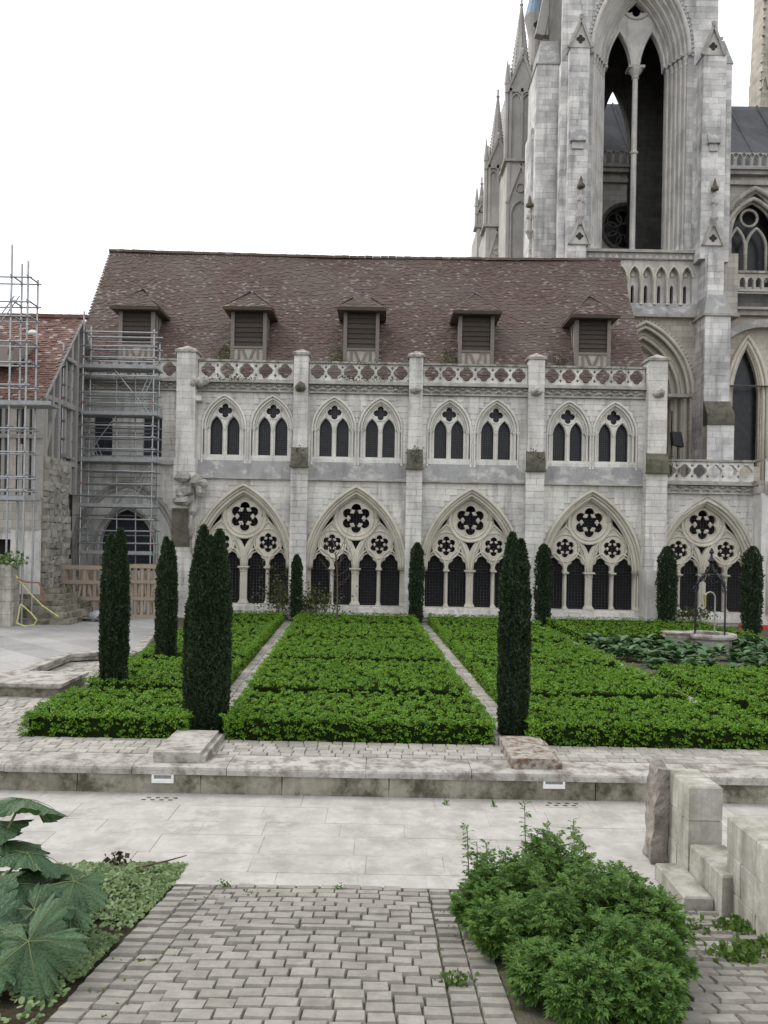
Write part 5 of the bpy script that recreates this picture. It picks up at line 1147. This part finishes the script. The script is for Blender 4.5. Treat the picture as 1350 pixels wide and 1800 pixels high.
for px in (205, 238): MB().tube([at(px,990,Y1+.84), at(px,640,Y1+.84)], .03, 6).build('standard', M['steel'], sc)
for pa, pb, py in ((118,150,648),(108,150,730),(110,150,812)): MB().box(X_(pa,py,Y1), X_(pb,py,Y1), Y1+.02, Y1+.8, z_(py)-.002, z_(py)+.05).build('deck_plank', M['deck'], sc)
scaffold('scaffold', 'short side bay of tube scaffold beside the timbered gable', [xA-.3, xA+.25, xB+.15], (Y1-1.5, Y1-.7), z_(815), [z_(650), z_(640), z_(620)], [z_(y) for y in (660,690,712,750,780)], [(xA-.5, xB+.35, z_(648)), (xA-.7, xB+.35, z_(728)), (xA-.7, xB+.35, z_(812))], [])
Y3 = 28.4; xe, xf = X_(17,650,Y3), X_(46,650,Y3); z3_ = lambda py: Z_(20, py, Y3)
scaffold('scaffold', 'tall slender tube scaffold rising above the house roof at left edge', [xe-2.0, xe, xf], (Y3, Y3+.8), .3, [z3_(440), z3_(430), z3_(458)], [z3_(y) for y in (487,530,556,600,636,676,712,752,795,838,862)], [(xe-2, xf+.9, z3_(712)), (xe-2, xf+.05, z3_(880))], [(at(-20,590,Y3+.3), at(30,520,Y3+.3))])
wl = MB(); c = at(56,584,Y3-.1); wl.blob((c.x,c.y,c.z), .11, 1.5, .8, .8, .15, 2); tag(wl.build('work_lamp', M['whiteplastic'], None, True), 'small white work lamp clamped to the tall left scaffold', 'lamp')
# ------------------------------------------------------------------ box hedges
def hedge(x0, x1, y0, y1, lab, h=.43, sp=.13, nl=13):
    t = thing('box_hedge', lab, 'hedge', 'clipped box hedge beds of the cloister garden')
    skx = lambda y: SK*(y-13.7)
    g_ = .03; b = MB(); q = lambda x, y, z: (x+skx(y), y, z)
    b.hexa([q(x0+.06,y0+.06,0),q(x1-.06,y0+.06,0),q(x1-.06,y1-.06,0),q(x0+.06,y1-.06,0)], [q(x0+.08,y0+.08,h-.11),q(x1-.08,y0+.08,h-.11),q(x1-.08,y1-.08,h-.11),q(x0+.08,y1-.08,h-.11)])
    b.build('shaded_twigs', M['hedgecore'], t)  # solid twig core, near-black to paint the shade between leaf tufts
    pts = []
    nx, ny = int((x1-x0)/sp), int((y1-y0)/sp)
    gx, gy = np.meshgrid(np.linspace(x0+sp*.4, x1-sp*.4, max(2,nx)), np.linspace(y0+sp*.4, y1-sp*.4, max(2,ny)))
    top = np.stack([gx.ravel(), gy.ravel(), np.full(gx.size, h-.05)], 1); top[:,:2] += rng.normal(0, sp*.33, (len(top),2))
    fld = np.zeros(len(top))
    for _ in range(12):
        th, wl_ = rng.uniform(0, PI), rng.uniform(.24, .75); fld += .0085*np.sin(2*PI/wl_*(top[:,0]*math.cos(th)+top[:,1]*math.sin(th))+rng.uniform(0, 6.3))
    top[:,2] += fld+rng.normal(-.015, .02, len(top)); top = top[fld > -.046]
    sides = []
    nz = 6
    for k in range(nz):
        z = h*(k+.4)/nz
        xs = np.arange(x0, x1, sp*.8); xs = xs[rng.random(len(xs)) < (.85 if y0 < 14.2 else .12)]; sides.append(np.stack([xs, np.full(len(xs), y0+.05), np.full(len(xs), z)], 1))
        yy = np.arange(y0, y1, sp)
        if x0 < 2: sides.append(np.stack([np.full(len(yy), x1-.05), yy, np.full(len(yy), z)], 1))
        sides.append(np.stack([np.full(len(yy), x0+.05), yy, np.full(len(yy), z)], 1))
    sd_ = np.concatenate(sides); sd_ += rng.normal(0, .025, sd_.shape)
    cc = np.concatenate([top, sd_]); keep = rng.random(len(cc)) < .96; cc = cc[keep]
    N = len(cc); c = np.repeat(cc, nl, 0); rad = np.repeat(sp*rng.uniform(.36,.62,N), nl)[:,None]
    d = rng.normal(0, 1, (N*nl,3)); d[:,2] = np.abs(d[:,2]); d /= np.linalg.norm(d, axis=1)[:,None]
    p = c+d*rad*np.array([1,1,.85])*rng.uniform(.6,1,(N*nl,1))
    nr = d*.75+rng.normal(0, .38, d.shape)+np.array([0,0,.35]); nr /= np.linalg.norm(nr, axis=1)[:,None]
    ax = np.cross(nr, rng.normal(0,1,d.shape)); ax /= np.linalg.norm(ax, axis=1)[:,None]; s_ = np.cross(nr, ax)
    L = (.022+sp*.12)*rng.uniform(.7,1.3,(N*nl,1)); W = L*.38
    V = np.stack([p, p+ax*L*.5+s_*W, p+ax*L, p+ax*L*.5-s_*W], 1); V[:,:,0] += SK*(V[:,:,1]-13.7); V[:,:,2] = np.maximum(V[:,:,2], .004)
    tag(link('foliage', np_mesh('foliage', V), M['hedge'], t), kind='stuff')
rows = [(13.98,16.75,'front row'),(16.86,21.1,'second row'),(21.2,25.7,'third row'),(25.8,30.1,'fourth row'),(30.2,33.9,'back row')]
cols = [(-6.05,-3.28,'left of the path from the pale slab'),(-2.64,1.94,'between the two slab paths'),(2.58,6.6,'between the lichened slab path and the well path')]
for j, (y0, y1, rn) in enumerate(rows):
    for (x0, x1, cn) in cols: hedge(x0, x1+(.2 if j == 0 and x0 > 2 else 0), y0+(.25 if j else 0), y1-.24, f'clipped green box hedge bed, {rn}, {cn}', .43, (.125,.135,.15,.17,.19)[j], (28,25,22,20,18)[j])
hedge(7.22, 11.6, 13.98, 16.1, 'small box hedge corner at the right edge beyond the well path', .45, .13, 26); hedge(7.22, 13.5, 16.6, 20.9, 'clipped box hedge bed in front of the hostas and well', .45, .14, 24)
hedge(7.22, 13.6, 27.6, 33.6, 'clipped box hedge bed behind the well', .43, .18, 10)
MB_ = MB().box(X_(1296,1095,34), 19.0, 33.75, 33.9, .0, .2); tag(MB_.build('red_sheeting', M['red']), 'strip of red sheeting along the foot of the cloister wall at right', 'sheeting')
# ------------------------------------------------------------------ columnar yews
def yew(px, base, ptop, wpx, lab, n=9000, zb_=.2, fl=5, seed=0, multi=False):
    c = gnd(px, base, zb_) if zb_ != .15 else at(px, 1030, 33.2 if px < 1250 else 31.5); Y = c.y; H = Z_(px, ptop, Y); Rr = wpx/2*Y/F*(.9 if n >= 16000 else 1); r_ = np.random.default_rng(seed+50)
    t = thing('columnar_yew', lab, 'tree', 'columnar yews in the cloister garden')
    heads = [(0,0,1.0,1.0)]
    if n >= 16000 and not multi: heads = [((-.2,.22)[seed%2],.05,.5,1.0),((.3,-.3)[seed%2],-.1,.5,.965),(.0,.2,.76,.925),(.05,-.3,.6,.94),((.42,-.42)[seed%2],-.15,.5,.80),((-.45,.45)[seed%2],-.1,.48,.86)]
    if multi: heads = [(-.36,0,.40,1.0),(.34,.05,.42,.98),(-.02,-.15,.40,.95),(-.82,.1,.34,.66),(.08,.2,.74,.86),(-.72,-.1,.34,.42),(.58,-.2,.38,.83),(-.5,-.2,.42,.88)]
    VV = []; core = MB()
    for (dx, dy, kr, kh) in heads:
        HH, R0 = H*kh, Rr*kr; ph = r_.uniform(0, 6, 4); N = int(n*kr*kh/(1 if len(heads) == 1 else 1.9))
        def prof(tt, a): return R0*np.clip((1-tt)/.13, 0.02, 1)**.5*(.66+.34*np.sin(np.clip(tt,0,1)*2.2+.5))*(.92+.08*np.cos(fl*a+ph[0]+tt*1.5)+.06*np.cos((fl+3)*a+ph[1]-tt*9)+.06*np.sin(tt*23+ph[2]+2*a)+.05*np.sin(tt*41+ph[3]-3*a))
        tt = r_.uniform(.0, 1, N)**.95; a = r_.uniform(0, 2*PI, N); rr = prof(tt, a)*(r_.uniform(.84, 1.03, N)+.07*(r_.random(N) < .05))
        p = np.stack([c.x+dx*Rr+rr*np.cos(a), Y+dy*Rr+rr*np.sin(a), .06+tt*HH*.985], 1)
        o = np.stack([np.cos(a), np.sin(a), np.zeros(N)], 1)
        ax = o*r_.uniform(.1,.8,(N,1))+np.array([0,0,1])*r_.uniform(.35,1,(N,1))+r_.normal(0,.28,(N,3)); ax /= np.linalg.norm(ax,axis=1)[:,None]
        s_ = np.cross(ax, r_.normal(0,1,ax.shape)); s_ /= np.linalg.norm(s_,axis=1)[:,None]
        L = r_.uniform(.05,.10,(N,1))*(1 if Y < 22 else 1.4); W = L*.2
        VV.append(np.stack([p-ax*L*.3, p+ax*L*.3+s_*W, p+ax*L*.7, p+ax*L*.3-s_*W], 1))
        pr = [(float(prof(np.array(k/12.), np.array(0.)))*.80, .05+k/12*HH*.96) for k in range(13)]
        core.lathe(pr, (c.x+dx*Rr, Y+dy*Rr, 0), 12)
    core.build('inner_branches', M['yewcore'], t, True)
    tag(link('foliage', np_mesh('foliage', np.concatenate(VV)), M['yew'], t), kind='stuff')
    MB().lathe([(.10,0),(.08,.3),(.06,1.2)], (c.x, Y, 0), 8).build('trunk', M['bark'], t)
yew(200,1208,930,60,'tall dark columnar yew in front of the pine crate at left',24000,seed=1); yew(292,1152,945,46,'slimmer dark columnar yew right of the pine crates',16000,.35,seed=2)
yew(366,1268,926,88,'broad many headed dark yew behind the pale slab',40000,seed=3,multi=True); yew(901,1275,938,66,'tall single dark yew behind the lichened slab',28000,seed=4)
yew(521,1090,977,19,'small narrow yew at the far end of the left path',3500,.15,seed=5); yew(732,1090,956,26,'narrow yew before the second pier from the right path end',4500,.15,seed=6)
yew(955,1090,958,30,'dark yew before the pier behind the tall near yew',4500,.15,seed=7); yew(1172,1092,962,34,'dark yew before the last pier left of the well',5000,.15,seed=8); yew(1322,1104,962,36,'dark yew at the right edge beside the well',5000,.15,seed=9)
# ------------------------------------------------------------------ well, trough, hostas, sapling
wc = gnd(1263,1151,0); wx_, wy_ = wc.x, wc.y+.7
wl = thing('stone_well', 'round stone well with dark iron canopy among the hostas', 'well')
MB().lathe([(.78,0),(.74,.08),(.66,.12),(.66,.40),(.70,.43),(.80,.47),(.82,.54),(.80,.60),(.55,.60),(.55,.3)], (wx_,wy_,0), 32).build('kerb', M['coping'], wl, False)
MB().lathe([(.54,.25),(.54,.30)], (wx_,wy_,0), 24).build('water_shaft', M['dark'], wl)
posts = [(wx_+.58*math.cos(a), wy_+.58*math.sin(a)) for a in (R(200),R(250),R(290),R(340),R(70),R(110))][:4]
posts = [(wx_-.6,wy_-.28),(wx_-.26,wy_+.55),(wx_+.22,wy_-.6),(wx_+.6,wy_+.3)]
for x, y in posts:
    MB().tube([(x,y,.58),(x,y,1.95)], .025, 6).build('post', M['iron'], wl)
    b = MB(); b.tube([(x,y,1.95),(lerp(x,wx_,.12),lerp(y,wy_,.12),2.2),(lerp(x,wx_,.5),lerp(y,wy_,.5),2.5),(lerp(x,wx_,.82),lerp(y,wy_,.82),2.62),(wx_,wy_,2.95)], .022, 6)
    b.tube([(x+.09*math.cos(k*.7),y,2.02+.09*math.sin(k*.7)) for k in range(9)], .016, 5)
    for k in range(4): b.blob((lerp(x,wx_,.2*k+.1),lerp(y,wy_,.2*k+.1),2.2+.13*k), .055, 1, 1, 1.4, .3, k)
    b.build('canopy_rib', M['iron'], wl)
b = MB(); b.lathe([(.05,2.85),(.12,2.95),(.05,3.05),(.03,3.15),(.09,3.22),(.02,3.36)], (wx_,wy_,0), 8); b.tube([(wx_+.3*math.cos(k*PI/6),wy_+.3*math.sin(k*PI/6),2.5) for k in range(13)], .022, 5)
for k in range(8): b.tube([(wx_+.28*math.cos(k*PI/4),wy_+.28*math.sin(k*PI/4),2.5),(wx_+.24*math.cos(k*PI/4+.4),wy_+.24*math.sin(k*PI/4+.4),2.3),(wx_+.1*math.cos(k*PI/4),wy_+.1*math.sin(k*PI/4),2.2)], .018, 5)
b.build('crown', M['iron'], wl)
pp = [(wx_+.06,wy_-.2,.45),(wx_+.06,wy_-.2,1.75)]+[(wx_-.1+.16*math.cos(a),wy_-.2,1.75+.2*math.sin(a)) for a in (R(20),R(50),R(90),R(130),R(160))]+[(wx_-.27,wy_-.2,1.78)]
MB().tube(pp, .028, 8).build('water_pipe', M['copper'], wl); MB().tube([(wx_-.27,wy_-.2,1.86),(wx_-.25,wy_-.2,1.45)], [.05,.03], 8).build('spout', M['brass'], wl)
tg = thing('stone_trough', 'weathered stone trough standing left of the round well', 'trough'); c = gnd(1172,1160,0)
tx0, tx1 = X_(1170,1130,wy_), wx_-.62; b = MB(); b.box(tx0, tx1, wy_-.25, wy_+.35, .44, .58); b.box(tx0+.08, tx0+.3, wy_-.2, wy_+.3, 0, .44); b.box(tx0+.3, tx1, wy_-.2, wy_+.3, 0, .1); b.box(tx0+.3, tx1, wy_-.2, wy_+.3, .34, .44); b.box(tx0+.3, tx1, wy_+.1, wy_+.3, .1, .34); b.build('basin', M['coping'], tg); MB().box(tx0-.04, tx1, wy_-.3, wy_+.4, .582, .62).build('rim', M['coping'], tg)
def leaf_grid(L, W, droop, fold, n=5):          # ovate leaf along +X
    v = []
    for i in range(n+1):
        t_ = i/n; w_ = W*math.sin(PI*min(1,t_**.8))**.8*.5+.002; z = L*(.35*t_-droop*t_*t_)
        for s_ in (-1,-.5,0,.5,1): v.append((L*t_, s_*w_, z+fold*abs(s_)*w_-.03*W*(abs(s_) == .5)))
    f = [(i*5+k, (i+1)*5+k, (i+1)*5+k+1, i*5+k+1) for i in range(n) for k in range(4)]
    return v, f
def hosta_mesh(seed):
    q = random.Random(seed); b = MB()
    for i in range(18):
        v, f = leaf_grid(q.uniform(.26,.42), q.uniform(.18,.27), q.uniform(.55,.95), .35); ring = i/18
        m = Matrix.Translation((0,0,.10+.22*(1-ring))) @ Matrix.Rotation(i*2.4+q.uniform(-.3,.3),4,'Z') @ Matrix.Rotation(-q.uniform(.1,.5)-(1-ring)*.5,4,'Y') @ Matrix.Translation((.05,0,0))
        b.add([m @ Vector(p) for p in v], f)
    me = bpy.data.meshes.new('leaves'); me.from_pydata(b.v, [], b.f); me.update(); me.materials.append(M['hosta']); me.polygons.foreach_set('use_smooth', [True]*len(me.polygons)); return me
hm = [hosta_mesh(i) for i in range(4)]
for i in range(150):
    y = rnd.uniform(21.4, 27.2); x = 7.3+SK*(y-13.7)+rnd.uniform(0, 6.6)
    if (x-wx_)**2+(y-wy_)**2 < 1.25 or (tx0-.5 < x < wx_ and abs(y-wy_) < .7): continue
    if y < wy_-.2 and tx0+.2 < x < wx_+.6 and y > wy_-2.6 and rnd.random() < .55: continue
    o = bpy.data.objects.new('hosta', hm[i%4]); COL.objects.link(o); o.location = (x, y, 0); o.rotation_euler.z = rnd.uniform(0,6); s_ = rnd.uniform(.7,1.05); o.scale = (s_,s_,s_)
    side = 'left of the stone trough' if x < tx0-.1 else ('in front of the round well, at its foot' if y < wy_ and x < wx_+1.0 else ('right of the round well' if x >= wx_+1.0 else 'behind the stone trough'))
    tag(o, 'broad leaved green hosta growing '+side, 'hosta', 'hostas '+side)
sa = thing('bare_sapling', 'thin nearly bare sapling standing in front of the second arch', 'tree'); c = gnd(593,1092,0); x, y = c.x, 31.5; x = X_(593,1085,y)
b = MB(); b.tube([(x,y,0),(x-.01,y,1.1),(x-.03,y,2.1),(x-.12,y,2.9)], [.045,.035,.028,.02], 7); b.build('trunk', M['bark'], sa)
q = random.Random(5); b = MB()
for i in range(16):
    z0 = q.uniform(1.5,2.9); a = q.uniform(-1,1); d = (1 if i%2 else -1)*q.uniform(.2,.9); p0 = Vector((x-.03-.04*(z0-2), y, z0)); p1 = p0+Vector((d*.5, a*.3, q.uniform(.2,.5))); p2 = p1+Vector((d*.4, a*.2, q.uniform(.2,.9)))
    b.tube([p0,p1,p2], [.014,.009,.004], 5)
b.build('branches', M['bark'], sa)
for px, py, lab, sx, sz, n_ in ((545,1062,'low green shrub at the foot of the second pier',.6,.35,700),(490,1055,'ragged climbing shrub before the first arch grille',.45,.6,420),(1215,1080,'low weeds at the foot of the last pier',.5,.12,300)):
    c = at(px, py, 33.9 if px != 1215 else 34.0); t = thing('wall_shrub', lab, 'shrub'); tag(link('foliage', np_mesh('foliage', tuft_quads([(c.x,c.y,max(.25,c.z))], n_*2, (sx,.25,sz), .085)), M['mossleaf'], t), kind='stuff')
    b = MB(); [b.tube([(c.x+rnd.uniform(-.2,.2),c.y,0),(c.x+rnd.uniform(-.5,.5)*sx,c.y,c.z+sz)], [.015,.006], 5) for _ in range(6)]; b.build('stems', M['bark'], t)
# ------------------------------------------------------------------ foreground plants
bed = MB(); nx, ny = 26, 22; X0, X1, Y0, Y1_ = -8, -2.42, 4.9, 9.5
vv = [(lerp(X0,-2.27-.03*(9.1-lerp(Y0,Y1_,j/ny)),i/nx), lerp(Y0,Y1_,j/ny), ramp_z(lerp(Y0,Y1_,j/ny))+.0+.06*math.sin(i*1.3+j*.7)*math.sin(j*1.1)*(0 if i > nx-2 or j == ny else 1)-(.02 if i == nx else 0)) for j in range(ny+1) for i in range(nx+1)]
bed.add(vv, [(j*(nx+1)+i, j*(nx+1)+i+1, (j+1)*(nx+1)+i+1, (j+1)*(nx+1)+i) for j in range(ny) for i in range(nx)])
tag(bed.build('planting_bed', M['soil'], None, True), 'dark soil planting bed left of the cobbled ramp', 'soil', kind='structure')
N = 9000; gy = rng.uniform(5.2, 9.75, N); gx = -2.27-np.abs(rng.normal(0, .62, N))-.03*(9.1-gy); dens = (np.sin(gx*3.1+gy*2.3)+np.sin(gy*3.7)+ (gy > 7.9)*2.2 > .1) | (rng.random(N) < .12); gx, gy = gx[dens], gy[dens]; N = len(gx)
mound = np.where(gy > 7.8, .20*np.sin(np.clip((gy-7.8)/1.9,0,1)*PI)*np.clip((-2.3-gx)/.4,0,1), .03); gz = -.41+np.maximum(0,9.19-gy)*.125+mound*rng.uniform(.5,1.1,N)+.02
pc = np.stack([gx,gy,gz],1); nrm = rng.normal(0,.45,(N,3))+np.array([0,-.25,1]); nrm /= np.linalg.norm(nrm,axis=1)[:,None]; ax = np.cross(nrm, rng.normal(0,1,(N,3))); ax /= np.linalg.norm(ax,axis=1)[:,None]; s_ = np.cross(nrm,ax); L = rng.uniform(.028,.06,(N,1))
V = np.stack([pc-ax*L*.5, pc-ax*L*.2+s_*L*.42, pc+ax*L*.3+s_*L*.36, pc+ax*L*.65, pc+ax*L*.3-s_*L*.36, pc-ax*L*.2-s_*L*.42], 1)
tag(link('ground_cover', np_mesh('ground_cover', V, 6), M['ivy']), 'low creeping green ground cover along the left edge of the ramp', 'ground cover', kind='stuff')
def palmate(seed, R0):
    q = random.Random(seed); n = 176; rings = [0,.22,.45,.68,.86,1.0]; v = [(0,0,0)]; out = []
    for k in range(n):
        a = -PI*.95+2*PI*.95*k/(n-1); lob = .5+.5*math.cos(5.2*a); tooth = 1-((k*1.0) % 7)/7.0
        r_ = R0*(.66+.34*lob**.7)*(1-.16*abs(a)/PI)*(.86+.22*tooth+q.uniform(-.03,.03)); out.append((a, r_, lob))
    for t_ in rings[1:]:
        for a, r_, lob in out:
            rr = lerp(R0*.62, r_, t_**2)*t_
            z = .07*R0*lob*t_-.30*R0*t_*t_*(1+.35*math.sin(a*2+seed))-.05*R0*(1-lob)*t_+.022*R0*t_*math.sin(a*13+seed)+.012*R0*math.sin(a*29+t_*9)
            v.append((rr*math.cos(a), rr*math.sin(a), z))
    f = [(0, 1+k, 2+k) for k in range(n-1)]
    for i in range(len(rings)-2):
        for k in range(n-1): f.append((1+i*n+k, 1+(i+1)*n+k, 2+(i+1)*n+k, 2+i*n+k))
    return v, f
rh = thing('large_leaf_plant', 'large plant with huge jagged dark green leaves at lower left', 'plant'); base = Vector((-3.55,7.0,ramp_z(7)))
for i, (px, py, Y, R0, rz, tx, ty) in enumerate(((40,1405,7.7,.36,.2,-.35,.1),(-30,1450,7.6,.4,2.0,-.2,-.2),(45,1500,7.3,.34,.3,-.25,.1),(130,1550,7.25,.30,-.2,.2,.25),(20,1555,7.0,.36,-1.0,.3,.1),(60,1600,6.7,.30,-.7,.5,.15),(-30,1640,6.4,.42,-.9,.55,.0),(50,1655,6.35,.40,-1.1,.75,.15),(90,1560,7.4,.3,.6,.1,.3),(-60,1560,6.8,.42,3,0,-.3),(120,1590,7.1,.24,-.5,.45,.3),(5,1480,7.6,.38,1.2,-.3,-.1),(90,1520,7.6,.3,.9,-.2,.2))):
    R0 *= 1.15; c = at(px, py, Y); v, f = palmate(i, R0); m = Matrix.Translation(c) @ Matrix.Rotation(tx,4,'X') @ Matrix.Rotation(ty,4,'Y') @ Matrix.Rotation(rz,4,'Z')
    lo_ = MB().add([m @ Vector(p) for p in v], f).build('leaf', M['rhu'], rh, True)
    b = MB()
    for k in range(-2, 3):
        a = k*2*PI/5.2; pts = [m @ Vector((R0*t_*.9*math.cos(a), R0*t_*.9*math.sin(a), .10*R0*t_-.34*R0*t_*t_+.006)) for t_ in (0,.33,.66,1)]; b.tube(pts, [.005,.004,.003,.0015], 4)
    b.build('veins', M['stem'], lo_)
    b = MB(); bs = base+Vector((rnd.uniform(-.12,.12),rnd.uniform(-.12,.12),0)); md = bs.lerp(c,.5)+Vector((0,0,.12)); b.tube([bs, md, c], [.02,.016,.01], 6); b.build('stalk', M['stem'], rh)
tb = MB(); tb.tube([gnd(235,1545,-.36)+Vector((0,0,.12)), gnd(295,1525,-.36)+Vector((0,0,.08)), gnd(328,1508,-.36)+Vector((0,0,.03))], [.012,.01,.005], 6)
tag(tb.build('fallen_twig', M['twig']), 'thin brown twig lying over the ground cover onto the paving', 'twig')
sp_ = thing('dark_leaf_sprig', 'small upright sprig with dark drooping leaves at the bed edge', 'plant'); c = gnd(228,1530,-.36); b = MB(); tpt = at(205,1502,c.y); b.tube([c, c.lerp(tpt,.6)+Vector((0,0,.05)), tpt], .006, 5); b.build('stem', M['twig'], sp_)
tag(link('leaves', np_mesh('leaves', tuft_quads([tuple(tpt), tuple(tpt+Vector((.08,0,-.07))), tuple(tpt+Vector((-.05,0,-.05)))], 12, (.03,.03,.03), .07, -.8)), M['brownleaf'], sp_), kind='stuff')
# mugwort bush
mg = thing('mugwort_bush', 'large bushy green mugwort with feathery leaves in the right foreground', 'bush')
LQ = []
for side, t0, ln, an in ((0,.45,.6,0),(1,.3,.42,.75),(-1,.3,.42,-.75),(1,.55,.36,.65),(-1,.55,.36,-.65),(1,.1,.26,1.0),(-1,.1,.26,-1.0)):
    dx, dy = math.cos(an), math.sin(an); w_ = .10; LQ.append([(t0,0,0),(t0+dx*ln*.55-dy*w_,dy*ln*.55+dx*w_,.02),(t0+dx*ln,dy*ln,-.03),(t0+dx*ln*.55+dy*w_,dy*ln*.55-dx*w_,.02)])
LQ = np.array(LQ)                                # (7,4,3)
stems = MB(); P_, D_, S_ = [], [], []
def mug_stem(bx_, by_, hx, hy, hz, dens, size):
    g0 = Vector((bx_,by_,ramp_z(by_)-.03)); tip = Vector((hx,hy,hz)); mid = g0.lerp(tip,.5)+Vector((0,0,.12*(tip-g0).length)); mid = mid+(g0-tip)*.06
    pts = [((1-t_)**2)*g0+2*t_*(1-t_)*mid+t_*t_*tip for t_ in np.linspace(0,1,7)]; stems.tube(pts, [.009,.008,.007,.006,.005,.004,.003], 4, False)
    for k in range(dens):
        t_ = rnd.uniform(.22,1)**.75; p = ((1-t_)**2)*g0+2*t_*(1-t_)*mid+t_*t_*tip; a = rnd.uniform(0,2*PI); up = rnd.uniform(-.1,.7)+(.7 if t_ > .93 else 0)
        P_.append(p); D_.append((math.cos(a),math.sin(a),up)); S_.append(size*rnd.uniform(.7,1.25)*(1.1-.45*t_))
lobes = [(1.75,7.6,.6,.86),(2.3,7.05,.48,.62),(1.95,7.1,.5,.72),(1.55,6.05,.38,.40),(1.95,6.0,.34,.38),(1.05,7.75,.38,.5),(1.25,7.9,.5,.70),(1.75,8.1,.5,.90),(2.15,7.5,.50,.72),(1.5,7.0,.55,.70),(1.85,6.5,.5,.55),(2.2,6.6,.34,.44),(1.15,7.3,.40,.45),(1.3,6.45,.36,.34)]
for (lx, ly, lr, lh) in lobes:
    lr *= .88
    for i in range(40):
        a = rnd.uniform(0,2*PI); rr = math.sqrt(rnd.random()); hx, hy = lx+lr*rr*math.cos(a), ly+lr*rr*math.sin(a); hz = ramp_z(hy)+lh*1.0*math.sqrt(max(.06,1-rr*rr*.85))*rnd.uniform(.9,1.05)+.06
        mug_stem(lx+.35*(hx-lx)+rnd.uniform(-.06,.06), ly+.35*(hy-ly)+rnd.uniform(-.06,.06), hx, hy, hz, 44, .14)
for (px, py, Y) in ((922,1412,8.2),(821,1452,8.0),(838,1478,8.0),(855,1482,8.1),(1008,1440,8.4),(962,1452,8.4)):
    tp = at(px, py, Y); mug_stem(tp.x+.05, tp.y+.05, tp.x, tp.y, tp.z, 46, .10)
P_, D_, S_ = np.array(P_), np.array(D_), np.array(S_); D_ /= np.linalg.norm(D_,axis=1)[:,None]; N = len(P_)
sd2 = np.cross(np.array([0,0,1.0]), D_)+rng.normal(0,.25,(N,3)); sd2 /= np.linalg.norm(sd2,axis=1)[:,None]; nn = np.cross(D_, sd2)
V = (P_[:,None,None,:]+S_[:,None,None,None]*(LQ[None,:,:,0:1]*D_[:,None,None,:]+LQ[None,:,:,1:2]*sd2[:,None,None,:]+(LQ[None,:,:,2:3]-.35*LQ[None,:,:,0:1]**2)*nn[:,None,None,:]))
tag(link('foliage', np_mesh('foliage', V.reshape(-1,4,3)), M['mug'], mg), kind='stuff'); stems.build('stems', M['stem'], mg)
# weeds between the stones
def weed(px, py, Z, lab, n=40, sp=.07, sz=.07, up=1.0):
    c = gnd(px, py, Z); t = thing('weed', lab, 'weed', 'weeds growing between the stones'); o = link('foliage', np_mesh('foliage', tuft_quads([tuple(c+Vector((0,0,.02)))], n, (sp,sp*.6,.03), sz*.5, up)), M['weed'], t); tag(o, kind='stuff')
for px, py, Z, lab, n, sp, sz in ((1212,1640,-.3,'green weed at the foot of the ruined wall beside the bush',60,.1,.09),(1300,1690,-.2,'ferny weed on the setts below the ruined wall',110,.12,.11),(1310,1640,-.3,'leafy weed against the foot of the tall wall end',120,.15,.12),(1335,1672,-.25,'weed at the right edge below the wall',80,.1,.1),(395,1562,-.4,'small weed at the top edge of the ramp, left of centre',26,.03,.05),(437,1583,-.39,'small weed among the setts near the top left',26,.04,.05),(595,1569,-.4,'small weed at the top centre of the ramp',22,.03,.045),(575,1690,-.2,'flat weed below the edging stones',24,.05,.04),(801,1732,-.1,'weed tuft beside the bush on the lower ramp',50,.06,.07),(783,1415,-.4,'thin weed in a paving joint left of the bush top',16,.02,.05),(868,1418,-.4,'thin weed in a paving joint above the bush',16,.02,.05)):
    weed(px, py, Z, lab, n*3, sp, sz)
jw = []
for i in range(120):
    Y = rnd.uniform(5.4,9.1); jw.append((rnd.uniform(-2.2,.95), Y, ramp_z(Y)-.005))
tag(link('joint_weeds', np_mesh('joint_weeds', tuft_quads(jw, 7, (.03,.012,.006), .028, .8)), M['weed']), 'tiny weeds and moss in the joints of the ramp', 'weeds', kind='stuff')
